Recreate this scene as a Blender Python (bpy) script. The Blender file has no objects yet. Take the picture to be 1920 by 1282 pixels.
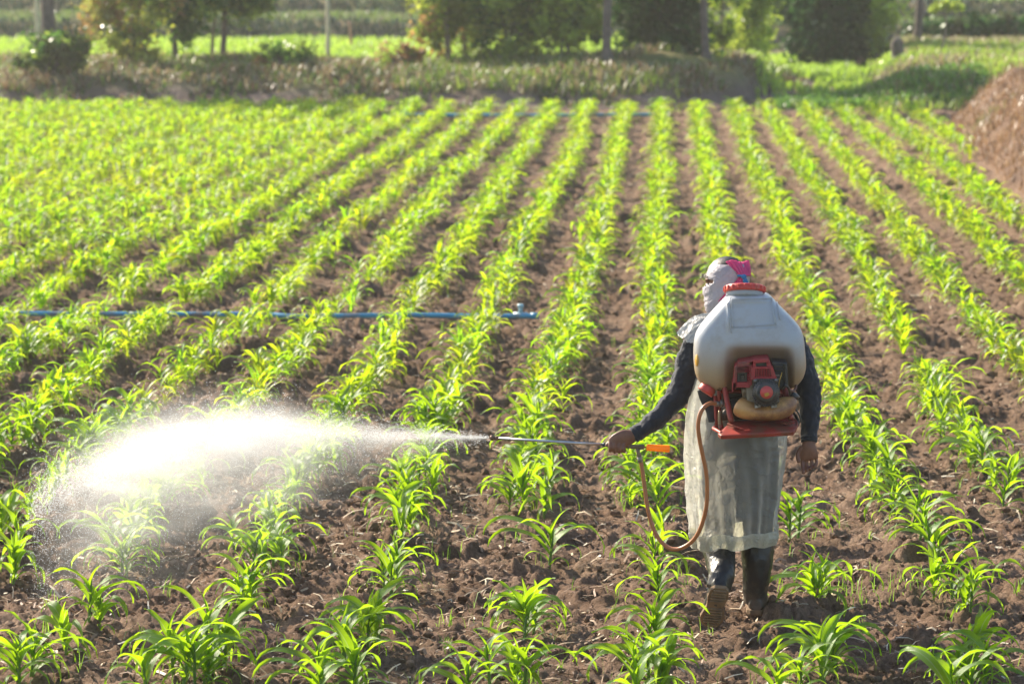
import bpy, bmesh, math, random
import numpy as np
from mathutils import Vector, Matrix, Euler
R = math.radians
rng = np.random.default_rng(11)
random.seed(5)
SC = bpy.context.scene
COL = SC.collection

# ------------------------------------------------------------------ camera, sky, sun, exposure
CH = 3.2; PITCH = R(7.91); YAW = R(3.10); FP = 5333.0
camd = bpy.data.cameras.new("camera"); cam = bpy.data.objects.new("camera", camd); COL.objects.link(cam)
cam.location = (0, 0, CH); cam.rotation_euler = (math.pi/2-PITCH, 0, YAW)
camd.sensor_width = 36; camd.lens = 100; camd.clip_start = 0.1; camd.clip_end = 5000
camd.dof.use_dof = True; camd.dof.focus_distance = 13.65; camd.dof.aperture_fstop = 3.6
SC.camera = cam
SUN_AZ = R(46); SUN_EL = R(31)          # azimuth to the left of the rows' direction
w = bpy.data.worlds.new("World"); SC.world = w; w.use_nodes = True
nt = w.node_tree; sky = nt.nodes.new("ShaderNodeTexSky"); sky.sky_type = 'NISHITA'; sky.sun_disc = False
sky.sun_elevation = SUN_EL; sky.sun_rotation = 2*math.pi-SUN_AZ; sky.air_density = 1.1; sky.dust_density = 1.6
bg = nt.nodes["Background"]; nt.links.new(sky.outputs[0], bg.inputs[0]); bg.inputs[1].default_value = 0.12
sd = bpy.data.lights.new("sun", 'SUN'); sd.energy = 5.0; sd.angle = R(0.6); sd.color = (1, 0.89, 0.72)
sun = bpy.data.objects.new("sun", sd); COL.objects.link(sun)
sdir = Vector((-math.sin(SUN_AZ)*math.cos(SUN_EL), math.cos(SUN_AZ)*math.cos(SUN_EL), math.sin(SUN_EL)))
sun.rotation_euler = sdir.to_track_quat('Z', 'Y').to_euler(); sun.location = sdir*50
SC.view_settings.view_transform = 'Standard'; SC.view_settings.look = 'None'
SC.view_settings.gamma = 1; SC.view_settings.use_curve_mapping = False; SC.view_settings.exposure = 1.15
cy = SC.cycles
cy.max_bounces = 10; cy.diffuse_bounces = 3; cy.glossy_bounces = 2; cy.transmission_bounces = 6
cy.volume_bounces = 2; cy.transparent_max_bounces = 12; cy.use_denoising = True
cy.caustics_reflective = False; cy.caustics_refractive = False

# ------------------------------------------------------------------ measuring helpers
fw = Vector((-math.sin(YAW)*math.cos(PITCH), math.cos(YAW)*math.cos(PITCH), -math.sin(PITCH)))
rt = Vector((math.cos(YAW), math.sin(YAW), 0)); up = rt.cross(fw)
def ray(px, py): return fw + rt*((px-960)/FP) - up*((py-641)/FP)
def W(px, py, Y):
    d = ray(px, py); t = Y/d.y; return Vector((t*d.x, t*d.y, CH+t*d.z))
def G(px, py, z=0.0):
    d = ray(px, py); t = (CH-z)/(-d.z); return Vector((t*d.x, t*d.y, z))
def proj(p):
    v = Vector(p)-Vector((0, 0, CH)); z = v.dot(fw)
    return 960+FP*v.dot(rt)/z, 641-FP*v.dot(up)/z, z

# ------------------------------------------------------------------ object helpers
def props(o, label=None, cat=None, group=None, kind=None):
    if label: o['label'] = label
    if cat: o['category'] = cat
    if group: o['group'] = group
    if kind: o['kind'] = kind
    return o
def thing(name, label, cat, loc=(0, 0, 0), group=None):
    o = bpy.data.objects.new(name, None); COL.objects.link(o); o.location = loc; o.empty_display_size = 0.1
    return props(o, label, cat, group)
def rawmesh(name, V, F, smooth=True):
    V = np.asarray(V, dtype=np.float32).reshape(-1, 3)
    me = bpy.data.meshes.new(name)
    if isinstance(F, np.ndarray):
        k = F.shape[1]; n = len(F)
        me.vertices.add(len(V)); me.vertices.foreach_set('co', V.ravel())
        me.loops.add(n*k); me.loops.foreach_set('vertex_index', F.astype(np.int32).ravel())
        me.polygons.add(n); me.polygons.foreach_set('loop_start', np.arange(0, n*k, k, dtype=np.int32))
        me.update(calc_edges=True)
    else:
        me.from_pydata([tuple(v) for v in V], [], F); me.update()
    me.polygons.foreach_set('use_smooth', np.full(len(me.polygons), smooth)); me.update()
    return me
def mo(name, V, F, mat=None, parent=None, smooth=True):
    """link one mesh object; V in world metres, moved into the parent's frame"""
    V = np.asarray([tuple(v) for v in V] if not isinstance(V, np.ndarray) else V, dtype=np.float64).reshape(-1, 3)
    if parent is not None:
        q = parent; off = np.zeros(3)
        while q is not None: off += np.array(q.location); q = q.parent
        V = V-off
    me = rawmesh(name, V, F, smooth)
    if mat: me.materials.append(mat)
    o = bpy.data.objects.new(name, me); COL.objects.link(o)
    if parent is not None: o.parent = parent
    return o
def setcol(me, C):
    """per-vertex natural colour variation (n,3)"""
    a = me.color_attributes.new('Col', 'FLOAT_COLOR', 'POINT')
    C4 = np.ones((len(me.vertices), 4), dtype=np.float32); C4[:, :3] = C
    a.data.foreach_set('color', C4.ravel())
def merge(parts):
    V = []; F = []; n = 0
    for v, f in parts:
        V += [tuple(p) for p in v]; F += [tuple(i+n for i in q) for q in f]; n += len(v)
    return V, F
def box(c, s, ax=None, taper=1.0):
    """c centre, s full sizes, ax optional 3 axis vectors"""
    c = Vector(c); ax = ax or (Vector((1, 0, 0)), Vector((0, 1, 0)), Vector((0, 0, 1)))
    V = []
    for k in (-1, 1):
        t = taper if k > 0 else 1
        for i, j in ((-1, -1), (1, -1), (1, 1), (-1, 1)):
            V.append(c+ax[0]*(i*s[0]/2*t)+ax[1]*(j*s[1]/2*t)+ax[2]*(k*s[2]/2))
    return V, [(3, 2, 1, 0), (4, 5, 6, 7), (0, 1, 5, 4), (1, 2, 6, 5), (2, 3, 7, 6), (3, 0, 4, 7)]
def spline(P, sub):
    P = [np.array(p, dtype=float) for p in P]; n = len(P); out = []
    for i in range(n-1):
        a, b, c, d = P[max(i-1, 0)], P[i], P[i+1], P[min(i+2, n-1)]
        for k in range(sub):
            t = k/sub
            out.append(0.5*((2*b)+(c-a)*t+(2*a-5*b+4*c-d)*t*t+(3*b-a-3*c+d)*t**3))
    out.append(P[-1]); return out
def loft(rings, n=20, sub=4, side=(1, 0, 0), cap=True, e=2.0, horiz=False, round_ends=False):
    """rings: (point, radius along side, radius across). e = superellipse power"""
    arr = [np.array(list(p)+[a, b]) for p, a, b in rings]
    S = spline(arr, sub) if sub > 1 else arr
    side = Vector(side); V = []; F = []
    m = len(S)
    for i, s in enumerate(S):
        p = Vector(s[:3])
        t = Vector(S[min(i+1, m-1)][:3])-Vector(S[max(i-1, 0)][:3]); t = t.normalized() if t.length > 1e-9 else Vector((0, 0, 1))
        if horiz: t = Vector((0, 0, 1))
        u = side-t*side.dot(t); u = u.normalized() if u.length > 1e-6 else Vector((0, 1, 0)); v = t.cross(u)
        for k in range(n):
            a = 2*math.pi*k/n; c = math.cos(a); q = math.sin(a)
            if e != 2: c = math.copysign(abs(c)**(2/e), c); q = math.copysign(abs(q)**(2/e), q)
            V.append(p+u*(c*max(s[3], 1e-4))+v*(q*max(s[4], 1e-4)))
    for i in range(m-1):
        for k in range(n):
            F.append((i*n+k, i*n+(k+1) % n, (i+1)*n+(k+1) % n, (i+1)*n+k))
    if cap:
        F.append(tuple(range(n-1, -1, -1))); F.append(tuple((m-1)*n+k for k in range(n)))
    return V, F
def tube(P, r, n=10, sub=6, side=(0, 1, 0)):
    return loft([(p, r, r) for p in P], n, sub, side)
def ell(c, r, ax=None, nu=20, nv=12):
    c = Vector(c); ax = ax or (Vector((1, 0, 0)), Vector((0, 1, 0)), Vector((0, 0, 1)))
    V = [c-ax[2]*r[2]]; F = []
    for j in range(1, nv):
        ph = math.pi*j/nv-math.pi/2
        for i in range(nu):
            a = 2*math.pi*i/nu
            V.append(c+ax[0]*(r[0]*math.cos(ph)*math.cos(a))+ax[1]*(r[1]*math.cos(ph)*math.sin(a))+ax[2]*(r[2]*math.sin(ph)))
    V.append(c+ax[2]*r[2])
    for i in range(nu):
        F.append((0, 1+(i+1) % nu, 1+i)); F.append((len(V)-1, 1+(nv-2)*nu+i, 1+(nv-2)*nu+(i+1) % nu))
    for j in range(nv-2):
        for i in range(nu):
            F.append((1+j*nu+i, 1+j*nu+(i+1) % nu, 1+(j+1)*nu+(i+1) % nu, 1+(j+1)*nu+i))
    return V, F
def disc(c, axis, r, h, n=28, r2=None):
    axis = Vector(axis).normalized(); c = Vector(c)
    return loft([(c-axis*h/2, r, r), (c+axis*h/2, r2 or r, r2 or r)], n, 1, (1, 0, 0) if abs(axis.x) < .9 else (0, 0, 1))
def bevel(o, wd=.004, seg=2):
    m = o.modifiers.new('bevel', 'BEVEL'); m.width = wd; m.segments = seg; m.limit_method = 'ANGLE'; m.angle_limit = R(35)
    return o
def fold(o, strength, scale, tex='CLOUDS'):
    t = bpy.data.textures.new('folds', tex); t.noise_scale = scale
    m = o.modifiers.new('folds', 'DISPLACE'); m.texture = t; m.strength = strength; m.mid_level = .5; m.texture_coords = 'LOCAL'
    return m
def remesh(o, vox, smooth=4):
    m = o.modifiers.new('skin', 'REMESH'); m.mode = 'VOXEL'; m.voxel_size = vox; m.use_smooth_shade = True
    s = o.modifiers.new('relax', 'SMOOTH'); s.iterations = smooth; s.factor = .5
    return o

# ------------------------------------------------------------------ materials
def newmat(name):
    m = bpy.data.materials.new(name); m.use_nodes = True
    return m, m.node_tree, m.node_tree.nodes['Principled BSDF']
def N(t, kind, **kw):
    n = t.nodes.new('ShaderNode'+kind)
    for k, v in kw.items():
        if k in n.inputs: n.inputs[k].default_value = v
        else: setattr(n, k, v)
    return n
def math_(t, op, a, b=None, c=None):
    n = t.nodes.new('ShaderNodeMath'); n.operation = op
    for i, q in enumerate((a, b, c)):
        if q is None: continue
        if isinstance(q, (int, float)): n.inputs[i].default_value = q
        else: t.links.new(q, n.inputs[i])
    return n.outputs[0]
def ramp(t, fac, stops):
    r = t.nodes.new('ShaderNodeValToRGB'); e = r.color_ramp.elements
    while len(e) < len(stops): e.new(.5)
    for i, (p, c) in enumerate(stops): e[i].position = p; e[i].color = (*c, 1)
    t.links.new(fac, r.inputs[0]); return r.outputs[0]
def mixc(t, fac, a, b, mode='MIX'):
    n = t.nodes.new('ShaderNodeMix'); n.data_type = 'RGBA'; n.blend_type = mode
    for i, q in ((0, fac), (6, a), (7, b)):
        if isinstance(q, (int, float)): n.inputs[i].default_value = q
        elif isinstance(q, tuple): n.inputs[i].default_value = (*q, 1)
        else: t.links.new(q, n.inputs[i])
    return n.outputs[2]
def noise(t, scale, detail=4, rough=.6, coord='Object'):
    tc = t.nodes.new('ShaderNodeTexCoord'); n = N(t, 'TexNoise', Scale=scale, Detail=detail, Roughness=rough)
    t.links.new(tc.outputs[coord], n.inputs['Vector']); return n.outputs['Fac']
def bump(t, h, strength, dist, b):
    n = N(t, 'Bump', Strength=strength, Distance=dist); t.links.new(h, n.inputs['Height']); t.links.new(n.outputs[0], b.inputs['Normal']); return n
def plain(name, c1, c2=None, rough=.5, metal=0, nscale=20, bmp=0, bdist=.002, bscale=None, dirt=None):
    m, t, b = newmat(name); b.inputs['Roughness'].default_value = rough; b.inputs['Metallic'].default_value = metal
    col = ramp(t, noise(t, nscale), [(.35, c1), (.65, c2 or tuple(.75*x for x in c1))])
    if dirt: col = mixc(t, ramp(t, noise(t, nscale*.45, 6, .7), [(.48, (0, 0, 0)), (.62, (1, 1, 1))]), col, dirt)
    t.links.new(col, b.inputs['Base Color'])
    if bmp: bump(t, noise(t, bscale or nscale*4), bmp, bdist, b)
    return m
def leafmat(name, dcol, tcol, trans=.5, gloss=.25, rough=.38, attr=False, objrand=True, yellow=(.42, .40, .05), veins=False):
    m, t, b = newmat(name); t.nodes.remove(b); out = t.nodes['Material Output']
    if attr:
        a = N(t, 'Attribute', attribute_name='Col'); var = a.outputs['Color']
        d = mixc(t, 1.0, var, dcol, 'MULTIPLY'); tr = mixc(t, 1.0, var, tcol, 'MULTIPLY')
    else:
        oi = N(t, 'ObjectInfo'); f = oi.outputs['Random']
        d = mixc(t, math_(t, 'MULTIPLY', f, .8), dcol, tuple(x*q for x, q in zip(dcol, (1.5, 1.25, 1.1))))
        tr = mixc(t, math_(t, 'MULTIPLY', f, .6), tcol, tuple(x*q for x, q in zip(tcol, (.75, .85, .9))))
        nz = ramp(t, noise(t, 9, 3), [(.55, (0, 0, 0)), (.75, (1, 1, 1))])
        d = mixc(t, math_(t, 'MULTIPLY', nz, .12), d, yellow); tr = mixc(t, math_(t, 'MULTIPLY', nz, .12), tr, yellow)
    if veins:
        uv = N(t, 'UVMap'); sp = N(t, 'SeparateXYZ'); t.links.new(uv.outputs[0], sp.inputs[0])
        wv = math_(t, 'SINE', math_(t, 'MULTIPLY', sp.outputs[0], 75.0))
        mid = math_(t, 'LESS_THAN', math_(t, 'ABSOLUTE', math_(t, 'SUBTRACT', sp.outputs[0], .5)), .045)
        tr = mixc(t, math_(t, 'MULTIPLY', math_(t, 'ADD', math_(t, 'MULTIPLY', wv, .5), .5), .22), tr, tuple(.55*x for x in tcol))
        tr = mixc(t, math_(t, 'MULTIPLY', mid, .7), tr, (.42, .55, .18)); d = mixc(t, math_(t, 'MULTIPLY', mid, .6), d, (.2, .32, .1))
        bn = N(t, 'Bump', Strength=.35, Distance=.001); t.links.new(wv, bn.inputs['Height'])
    df = N(t, 'BsdfDiffuse'); tl = N(t, 'BsdfTranslucent'); gl = N(t, 'BsdfGlossy', Roughness=rough); gl.inputs['Color'].default_value = (1, 1, 1, 1)
    if veins: t.links.new(bn.outputs[0], gl.inputs['Normal'])
    t.links.new(d, df.inputs[0]); t.links.new(tr, tl.inputs[0])
    m1 = N(t, 'MixShader', Fac=trans); t.links.new(df.outputs[0], m1.inputs[1]); t.links.new(tl.outputs[0], m1.inputs[2])
    lw = N(t, 'LayerWeight', Blend=.32); m2 = N(t, 'MixShader')
    t.links.new(math_(t, 'ADD', math_(t, 'MULTIPLY', lw.outputs['Fresnel'], gloss), .008), m2.inputs[0])
    t.links.new(m1.outputs[0], m2.inputs[1]); t.links.new(gl.outputs[0], m2.inputs[2]); t.links.new(m2.outputs[0], out.inputs[0])
    return m

# ------------------------------------------------------------------ noise in numpy
def hsh(ix, iy, s):
    h = (ix.astype(np.int64)*374761393+iy.astype(np.int64)*668265263+s*2147483647+s*1274126177) & 0xffffffff
    h = ((h ^ (h >> 13))*1274126177) & 0xffffffff; h = ((h ^ (h >> 16))*2246822519) & 0xffffffff
    return ((h ^ (h >> 15)) & 0xffffff)/float(0xffffff)
def vnoise(x, y, s):
    ix = np.floor(x); iy = np.floor(y); fx = x-ix; fy = y-iy; fx = fx*fx*(3-2*fx); fy = fy*fy*(3-2*fy)
    a = hsh(ix, iy, s); b = hsh(ix+1, iy, s); c = hsh(ix, iy+1, s); d = hsh(ix+1, iy+1, s)
    return (a*(1-fx)+b*fx)*(1-fy)+(c*(1-fx)+d*fx)*fy
def fbm(x, y, s, o=4):
    r = 0; a = .5; t = 0
    for k in range(o): r = r+a*vnoise(x*2**k, y*2**k, s+k*7); t += a; a *= .5
    return r/t
def lumps(x, y, cell, s, prob=.8):
    wx = x+(fbm(x/cell*2.4, y/cell*2.4, s+3, 3)-.5)*cell*1.3; wy = y+(fbm(x/cell*2.4+9, y/cell*2.4, s+4, 3)-.5)*cell*1.3
    ix = np.floor(wx/cell); iy = np.floor(wy/cell); out = np.zeros_like(x)
    for dx in (-1, 0, 1):
        for dy in (-1, 0, 1):
            jx = ix+dx; jy = iy+dy
            cx = (jx+.15+.7*hsh(jx, jy, s))*cell; cyy = (jy+.15+.7*hsh(jx, jy, s+1))*cell
            q = hsh(jx, jy, s+2); r = cell*(.22+.5*q*q); an = hsh(jx, jy, s+5)*math.pi
            ux = wx-cx; uy = wy-cyy; ca = np.cos(an); sa = np.sin(an)
            d2 = ((ux*ca+uy*sa)**2+((uy*ca-ux*sa)*1.35)**2)/(r*r)
            # blocky: flat-ish facets
            h = r*np.clip(1-d2, 0, 1)**.42*(.45+.65*hsh(jx, jy, s+6))*(hsh(jx, jy, s+8) < prob)
            tilt = (ux*(hsh(jx, jy, s+9)-.5)+uy*(hsh(jx, jy, s+10)-.5))*.9
            out = np.maximum(out, h+np.where(h > 0, tilt, 0))
    return out
ROWX = [G(1200, 1150).x+k*.690 for k in range(-24, 14)]     # maize rows run straight away from the camera
def soil(x, y):
    x = np.asarray(x, float); y = np.asarray(y, float)
    ph = (x-ROWX[0])/.69*2*math.pi
    h = .016*np.cos(ph)+.05*(fbm(x*1.3, y*1.3, 3)-.5)
    k = np.clip(1.6*fbm(x*.8+5, y*.8, 21)-.3, .25, 1.0)
    h = h+lumps(x, y, .31, 39, .22)*.5+lumps(x, y, .20, 40, .5)*.55*k+lumps(x, y, .115, 60, .6)*.55+lumps(x, y, .062, 80, .75)*.6+lumps(x, y, .030, 90, .8)*.6
    return h+.034*(fbm(x*26, y*26, 5, 4)-.5)+.012*(np.abs(fbm(x*60, y*60, 6, 2)-.5)*2)-.045
def grid(X0, X1, Ys, nx):
    """strip mesh over world rows Ys between X0(Y) and X1(Y)"""
    u = np.linspace(0, 1, nx)[None, :]; Y = np.repeat(Ys[:, None], nx, 1); X = X0(Ys)[:, None]*(1-u)+X1(Ys)[:, None]*u
    i = np.arange(len(Ys)-1)[:, None]; j = np.arange(nx-1)[None, :]; a = i*nx+j
    F = np.stack([a, a+1, a+nx+1, a+nx], -1).reshape(-1, 4)
    return X, Y, F

# ------------------------------------------------------------------ haze-free terrain first: the ploughed field
def soilmat():
    m, t, b = newmat('ploughed soil'); b.inputs['Roughness'].default_value = .95; b.inputs['Specular IOR Level'].default_value = .15
    c = ramp(t, noise(t, 1.7, 8, .65), [(.3, (.155, .098, .066)), (.52, (.235, .155, .107)), (.72, (.35, .25, .18))])
    c2 = ramp(t, noise(t, 46, 5, .7), [(.3, (.55, .5, .46)), (.5, (.95, .93, .9)), (.72, (1.35, 1.3, 1.25))])
    c = mixc(t, 1.0, c, c2, 'MULTIPLY')
    st = ramp(t, noise(t, 130, 2, .5), [(.68, (0, 0, 0)), (.74, (1, 1, 1))])
    c = mixc(t, math_(t, 'MULTIPLY', st, .35), c, (.42, .31, .2))
    t.links.new(c, b.inputs['Base Color'])
    h = math_(t, 'ADD', noise(t, 90, 6, .7), math_(t, 'MULTIPLY', noise(t, 320, 3, .6), .35))
    bump(t, h, 1.0, .02, b); return m
M_SOIL = soilmat()
Y = [9.6]
while Y[-1] < 56.8: Y.append(Y[-1]+Y[-1]*.00155)
Y = np.array(Y); Y[-1] = 56.8
cx = lambda y: -.0542*y
hw = lambda y: .181*y*1.14+2.0
X, YY, F = grid(lambda y: cx(y)-hw(y), lambda y: cx(y)+hw(y), Y, 520)
Z = soil(X, YY)
field = mo('field_soil', np.stack([X, YY, Z], -1).reshape(-1, 3), F, M_SOIL)
props(field, 'ploughed brown soil with crumbly clods between the maize rows', kind='structure')

# ------------------------------------------------------------------ land behind the field: bank, terraces, side track
def sm(a, b, x):
    t = np.clip((x-a)/(b-a), 0, 1); return t*t*(3-2*t)
def bankedge(x): return 57.3+.5*np.sin(x*.35)+1.0*(fbm(x*.5, x*0+2., 71)-.5)+sm(1.0, 2.8, x)*6
def land(x, y):
    n = fbm(x*.35, y*.35, 31, 5)-.5
    e = bankedge(x)
    rise = sm(0, 2.2, y-e)*(1-sm(5.5, 12, y-e)*.8)*(1-sm(1.6, 3.2, x))
    z = (.62+.5*n)*rise*(1+.12*np.exp(-((x+.6)/1.6)**2))
    z = z+.22*np.exp(-((x+1.2)/1.3)**2-((y-60.8)/1.6)**2)
    z = z+sm(3.4, 5.2, x-(y-58)*.085)*(1-sm(84, 90, y))*(.55+.5*n)*sm(56.5, 60, y)      # grassy slope right of the track
    z = z+.70*sm(90, 91.4, y+2*n)*(1+.3*n)+.62*sm(96.5, 98, y+1.5*n)+.5*sm(120, 124, y+3*n)+.8*sm(150, 158, y)
    return z+.05*n+.13*(fbm(x*2.2, y*2.2, 33, 4)-.5)*(1+sm(56.8, 58, y)*(1-sm(66, 75, y)))
def landmat():
    m, t, b = newmat('bank earth and turf'); b.inputs['Roughness'].default_value = .95; b.inputs['Specular IOR Level'].default_value = .1
    g = N(t, 'NewGeometry'); sp = N(t, 'SeparateXYZ'); t.links.new(g.outputs['Position'], sp.inputs[0])
    earth = ramp(t, noise(t, .9, 6), [(.35, (.10, .07, .055)), (.65, (.18, .135, .11))])
    turf = ramp(t, noise(t, .5, 6), [(.35, (.075, .11, .03)), (.5, (.15, .14, .055)), (.65, (.24, .18, .10))])
    f = math_(t, 'ADD', math_(t, 'MULTIPLY', sp.outputs[2], 2.2), math_(t, 'SUBTRACT', noise(t, .8, 5), .85))
    cl = N(t, 'Clamp'); t.links.new(f, cl.inputs[0])
    t.links.new(mixc(t, cl.outputs[0], earth, turf), b.inputs['Base Color']); bump(t, noise(t, 5, 6), .8, .06, b); return m
M_LAND = landmat()
Y2 = [56.8]
while Y2[-1] < 230: Y2.append(Y2[-1]+Y2[-1]*(.0028 if Y2[-1] < 105 else .008))
Y2 = np.array(Y2)
X, YY, F = grid(lambda y: cx(y)-hw(y)-18, lambda y: cx(y)+hw(y)+14, Y2, 360)
Z = land(X, YY); Z[0] -= .12
o = mo('terrain', np.stack([X, YY, Z], -1).reshape(-1, 3), F, M_LAND)
props(o, 'uneven earth bank, turf and stepped plots behind the maize field', kind='structure')
M_FAR = plain('far farmland', (.12, .15, .05), (.22, .18, .10), rough=1, nscale=.03)
o = mo('ground', [(-1500, -400, -.16), (1500, -400, -.16), (1500, 3000, -.16), (-1500, 3000, -.16)], [(0, 1, 2, 3)], M_FAR)
props(o, 'flat farmland reaching to the horizon', kind='structure')
# far rise beyond the last terrace so that the land closes the view
X, YY, F = grid(lambda y: -y*.8, lambda y: y*.8, np.linspace(228, 700, 60), 80)
Z = 1.6+6*sm(228, 640, YY)+3*fbm(X*.02, YY*.02, 8)
o = mo('hills', np.stack([X, YY, Z-2.2*(YY < 232)], -1).reshape(-1, 3), F, M_FAR); props(o, 'low hazy rise beyond the terraces', kind='structure')

# right-hand mound of dry soil and grass beside the field
def mound(x, y):
    e = 4.15+(y-37)*.043+.28*(fbm(y*.6, y*0+1., 12)-.5)*2
    a = sm(0, 1.5, x-e)*(1-sm(8, 10.5, x-e))*(1-sm(50.5, 54.5, y+.7*(x-e)*0))*sm(14, 20, y)
    n = fbm(x*.9, y*.5, 14, 5)-.5
    return -.12+a*(1.08+.35*(fbm(y*.25, y*0+5., 15)-.5)+.5*n+.25*(fbm(x*3, y*3, 17, 4)-.5))
X, YY, F = grid(lambda y: 3.6+0*y, lambda y: 16+0*y, np.linspace(13, 55, 240), 120)
M_MOUND = plain('dry mound earth', (.17, .10, .055), (.11, .062, .038), rough=1, nscale=2.2, bmp=.9, bdist=.05, bscale=9)
o = mo('dry_mound', np.stack([X, YY, mound(X, YY)], -1).reshape(-1, 3), F, M_MOUND)
props(o, 'reddish brown mound covered in dry grass right of the field', kind='structure')

# ------------------------------------------------------------------ grass blades and loose ground cover
M_BLADE = leafmat('grass blade', (.8, .8, .8), (1, 1, 1), .45, .12, .5, attr=True)
def blades(name, P, h, wd, colr, label, cat, bend=.5, leanx=0., M=None):
    n = len(P); az = rng.uniform(0, 2*math.pi, n); s = np.stack([np.cos(az), np.sin(az), np.zeros(n)], 1)
    laz = rng.uniform(0, 2*math.pi, n); ln = np.stack([np.cos(laz)+leanx, np.sin(laz), np.zeros(n)], 1)*(h*bend*rng.uniform(.2, 1, n))[:, None]
    Z = np.zeros((n, 3)); Z[:, 2] = 1
    wv = s*wd[:, None]/2
    a = P-wv; b = P+wv; mid = P+Z*(h*.6)[:, None]+ln*.35; c = mid+wv*.8; d = mid-wv*.8; tip = P+Z*(h*rng.uniform(.75, 1, n))[:, None]+ln
    V = np.stack([a, b, c, d, tip], 1).reshape(-1, 3); i = np.arange(n)*5
    F4 = np.stack([i, i+1, i+2, i+3], 1); F3 = np.stack([i+3, i+2, i+4, i+4], 1)
    me = bpy.data.meshes.new(name)
    loops = np.concatenate([F4.ravel(), F3[:, :3].ravel()]).astype(np.int32)
    ls = np.concatenate([np.arange(n)*4, n*4+np.arange(n)*3]).astype(np.int32)
    me.vertices.add(len(V)); me.vertices.foreach_set('co', V.astype(np.float32).ravel())
    me.loops.add(len(loops)); me.loops.foreach_set('vertex_index', loops); me.polygons.add(2*n); me.polygons.foreach_set('loop_start', ls)
    me.update(calc_edges=True); setcol(me, np.repeat(colr, 5, 0)); me.materials.append(M or M_BLADE)
    o = bpy.data.objects.new(name, me); COL.objects.link(o); props(o, label, cat, kind='stuff'); return o
def palette(n, cols, wts, jit=.2):
    c = np.array(cols)[rng.choice(len(cols), n, p=np.array(wts)/sum(wts))]
    return c*rng.uniform(1-jit, 1+jit, (n, 1))
def scatter(n, x0, x1, y0, y1, mask=None):
    x = rng.uniform(x0, x1, n); y = rng.uniform(y0, y1, n)
    if mask is not None: k = mask(x, y); x = x[k]; y = y[k]
    return x, y
# bank top grass
GREEN = (.20, .34, .05); LIME = (.36, .50, .07); TAN = (.50, .40, .22); BROWN = (.30, .19, .11); DKG = (.06, .13, .035)
x, y = scatter(60000, -17, 3.2, 57.8, 72, lambda x, y: (y-bankedge(x) > .45+.9*fbm(x*.7, y*.7, 5)) & (fbm(x*.8, y*.8, 77) > .33+.15*sm(-1.6, -.2, x)))
k = fbm(x*.45, y*.45, 91)
c = np.where((k > .5)[:, None], palette(len(x), [LIME, TAN, GREEN], [4, 3, 3]), palette(len(x), [TAN, BROWN, GREEN], [3, 3, 2]))
blades('bank_grass', np.stack([x, y, land(x, y)-.02], 1), rng.uniform(.06, .30, len(x))*(.35+1.3*fbm(x*.9, y*.9, 78)), rng.uniform(.02, .05, len(x)), c*.62,
       'tufted dry and green grass along the top of the bank', 'grass', bend=1.1)
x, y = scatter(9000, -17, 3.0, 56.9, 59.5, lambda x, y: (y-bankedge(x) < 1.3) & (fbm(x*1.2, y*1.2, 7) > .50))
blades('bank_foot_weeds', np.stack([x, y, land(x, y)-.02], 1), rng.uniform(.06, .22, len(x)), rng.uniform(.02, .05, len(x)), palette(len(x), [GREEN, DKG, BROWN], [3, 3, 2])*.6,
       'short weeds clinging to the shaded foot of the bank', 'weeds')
# lime plot behind the bank
x, y = scatter(60000, -25, -1, 70, 90.2, lambda x, y: fbm(x*.6, y*.6, 6) > .3)
blades('rear_crop', np.stack([x, y, land(x, y)], 1), rng.uniform(.15, .38, len(x)), rng.uniform(.04, .09, len(x)), palette(len(x), [(.40, .60, .06), (.50, .66, .08), GREEN], [4, 3, 1]),
       'bright lime green crop on the plot behind the bank', 'crop')
# terrace grass; the shade on the faces is put into dark blade colours
x, y = scatter(36000, -30, 22, 89.3, 99, None)
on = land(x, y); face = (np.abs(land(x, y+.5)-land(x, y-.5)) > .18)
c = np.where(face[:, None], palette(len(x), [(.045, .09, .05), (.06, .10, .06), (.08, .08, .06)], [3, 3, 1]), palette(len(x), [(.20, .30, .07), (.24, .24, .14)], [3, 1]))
blades('terrace_grass', np.stack([x, y, on], 1), rng.uniform(.1, .3, len(x)), rng.uniform(.05, .1, len(x)), c*.8, 'grass on the stepped plots, with shade coloured into their faces', 'grass')
x, y = scatter(14000, -30, 30, 120, 165, None)
blades('distant_crop', np.stack([x, y, land(x, y)], 1), rng.uniform(.2, .6, len(x)), rng.uniform(.1, .25, len(x)), palette(len(x), [(.3, .42, .08), (.38, .33, .16), DKG], [2, 2, 1])*.8,
       'distant pale crop beyond the stepped plots', 'crop')
# side track plot and slope right
x, y = scatter(24000, 1.9, 8, 61.0, 82, lambda x, y: (fbm(x*2.2, y*.25, 66) > .50) & (x < 3.4+(y-58)*.085+1.0))
blades('side_plot_crop', np.stack([x, y, land(x, y)], 1), rng.uniform(.1, .3, len(x)), rng.uniform(.04, .08, len(x)), palette(len(x), [(.38, .58, .05), (.46, .62, .08), GREEN], [4, 3, 1]),
       'low green crop on the side plot behind the right rows', 'crop')
x, y = scatter(5000, 2.2, 6.6, 57.2, 60.4, lambda x, y: fbm(x*1.1, y*.9, 67) > .35)
blades('verge_grass', np.stack([x, y, land(x, y)], 1), rng.uniform(.08, .24, len(x)), rng.uniform(.03, .06, len(x)), palette(len(x), [(.16, .32, .05), DKG], [4, 1]),
       'low dark green verge at the far end of the right rows', 'grass')
x, y = scatter(52000, 4, 16, 56.5, 90, lambda x, y: x > 3.9+(y-58)*.085)
k = fbm(x*.4, y*.25, 92)
c = np.where(((k > .56) | (y > 76))[:, None], palette(len(x), [(.40, .36, .2), BROWN, (.35, .42, .1)], [4, 1, 2]), palette(len(x), [(.38, .56, .06), (.44, .52, .10), TAN], [5, 2, 1]))
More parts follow.
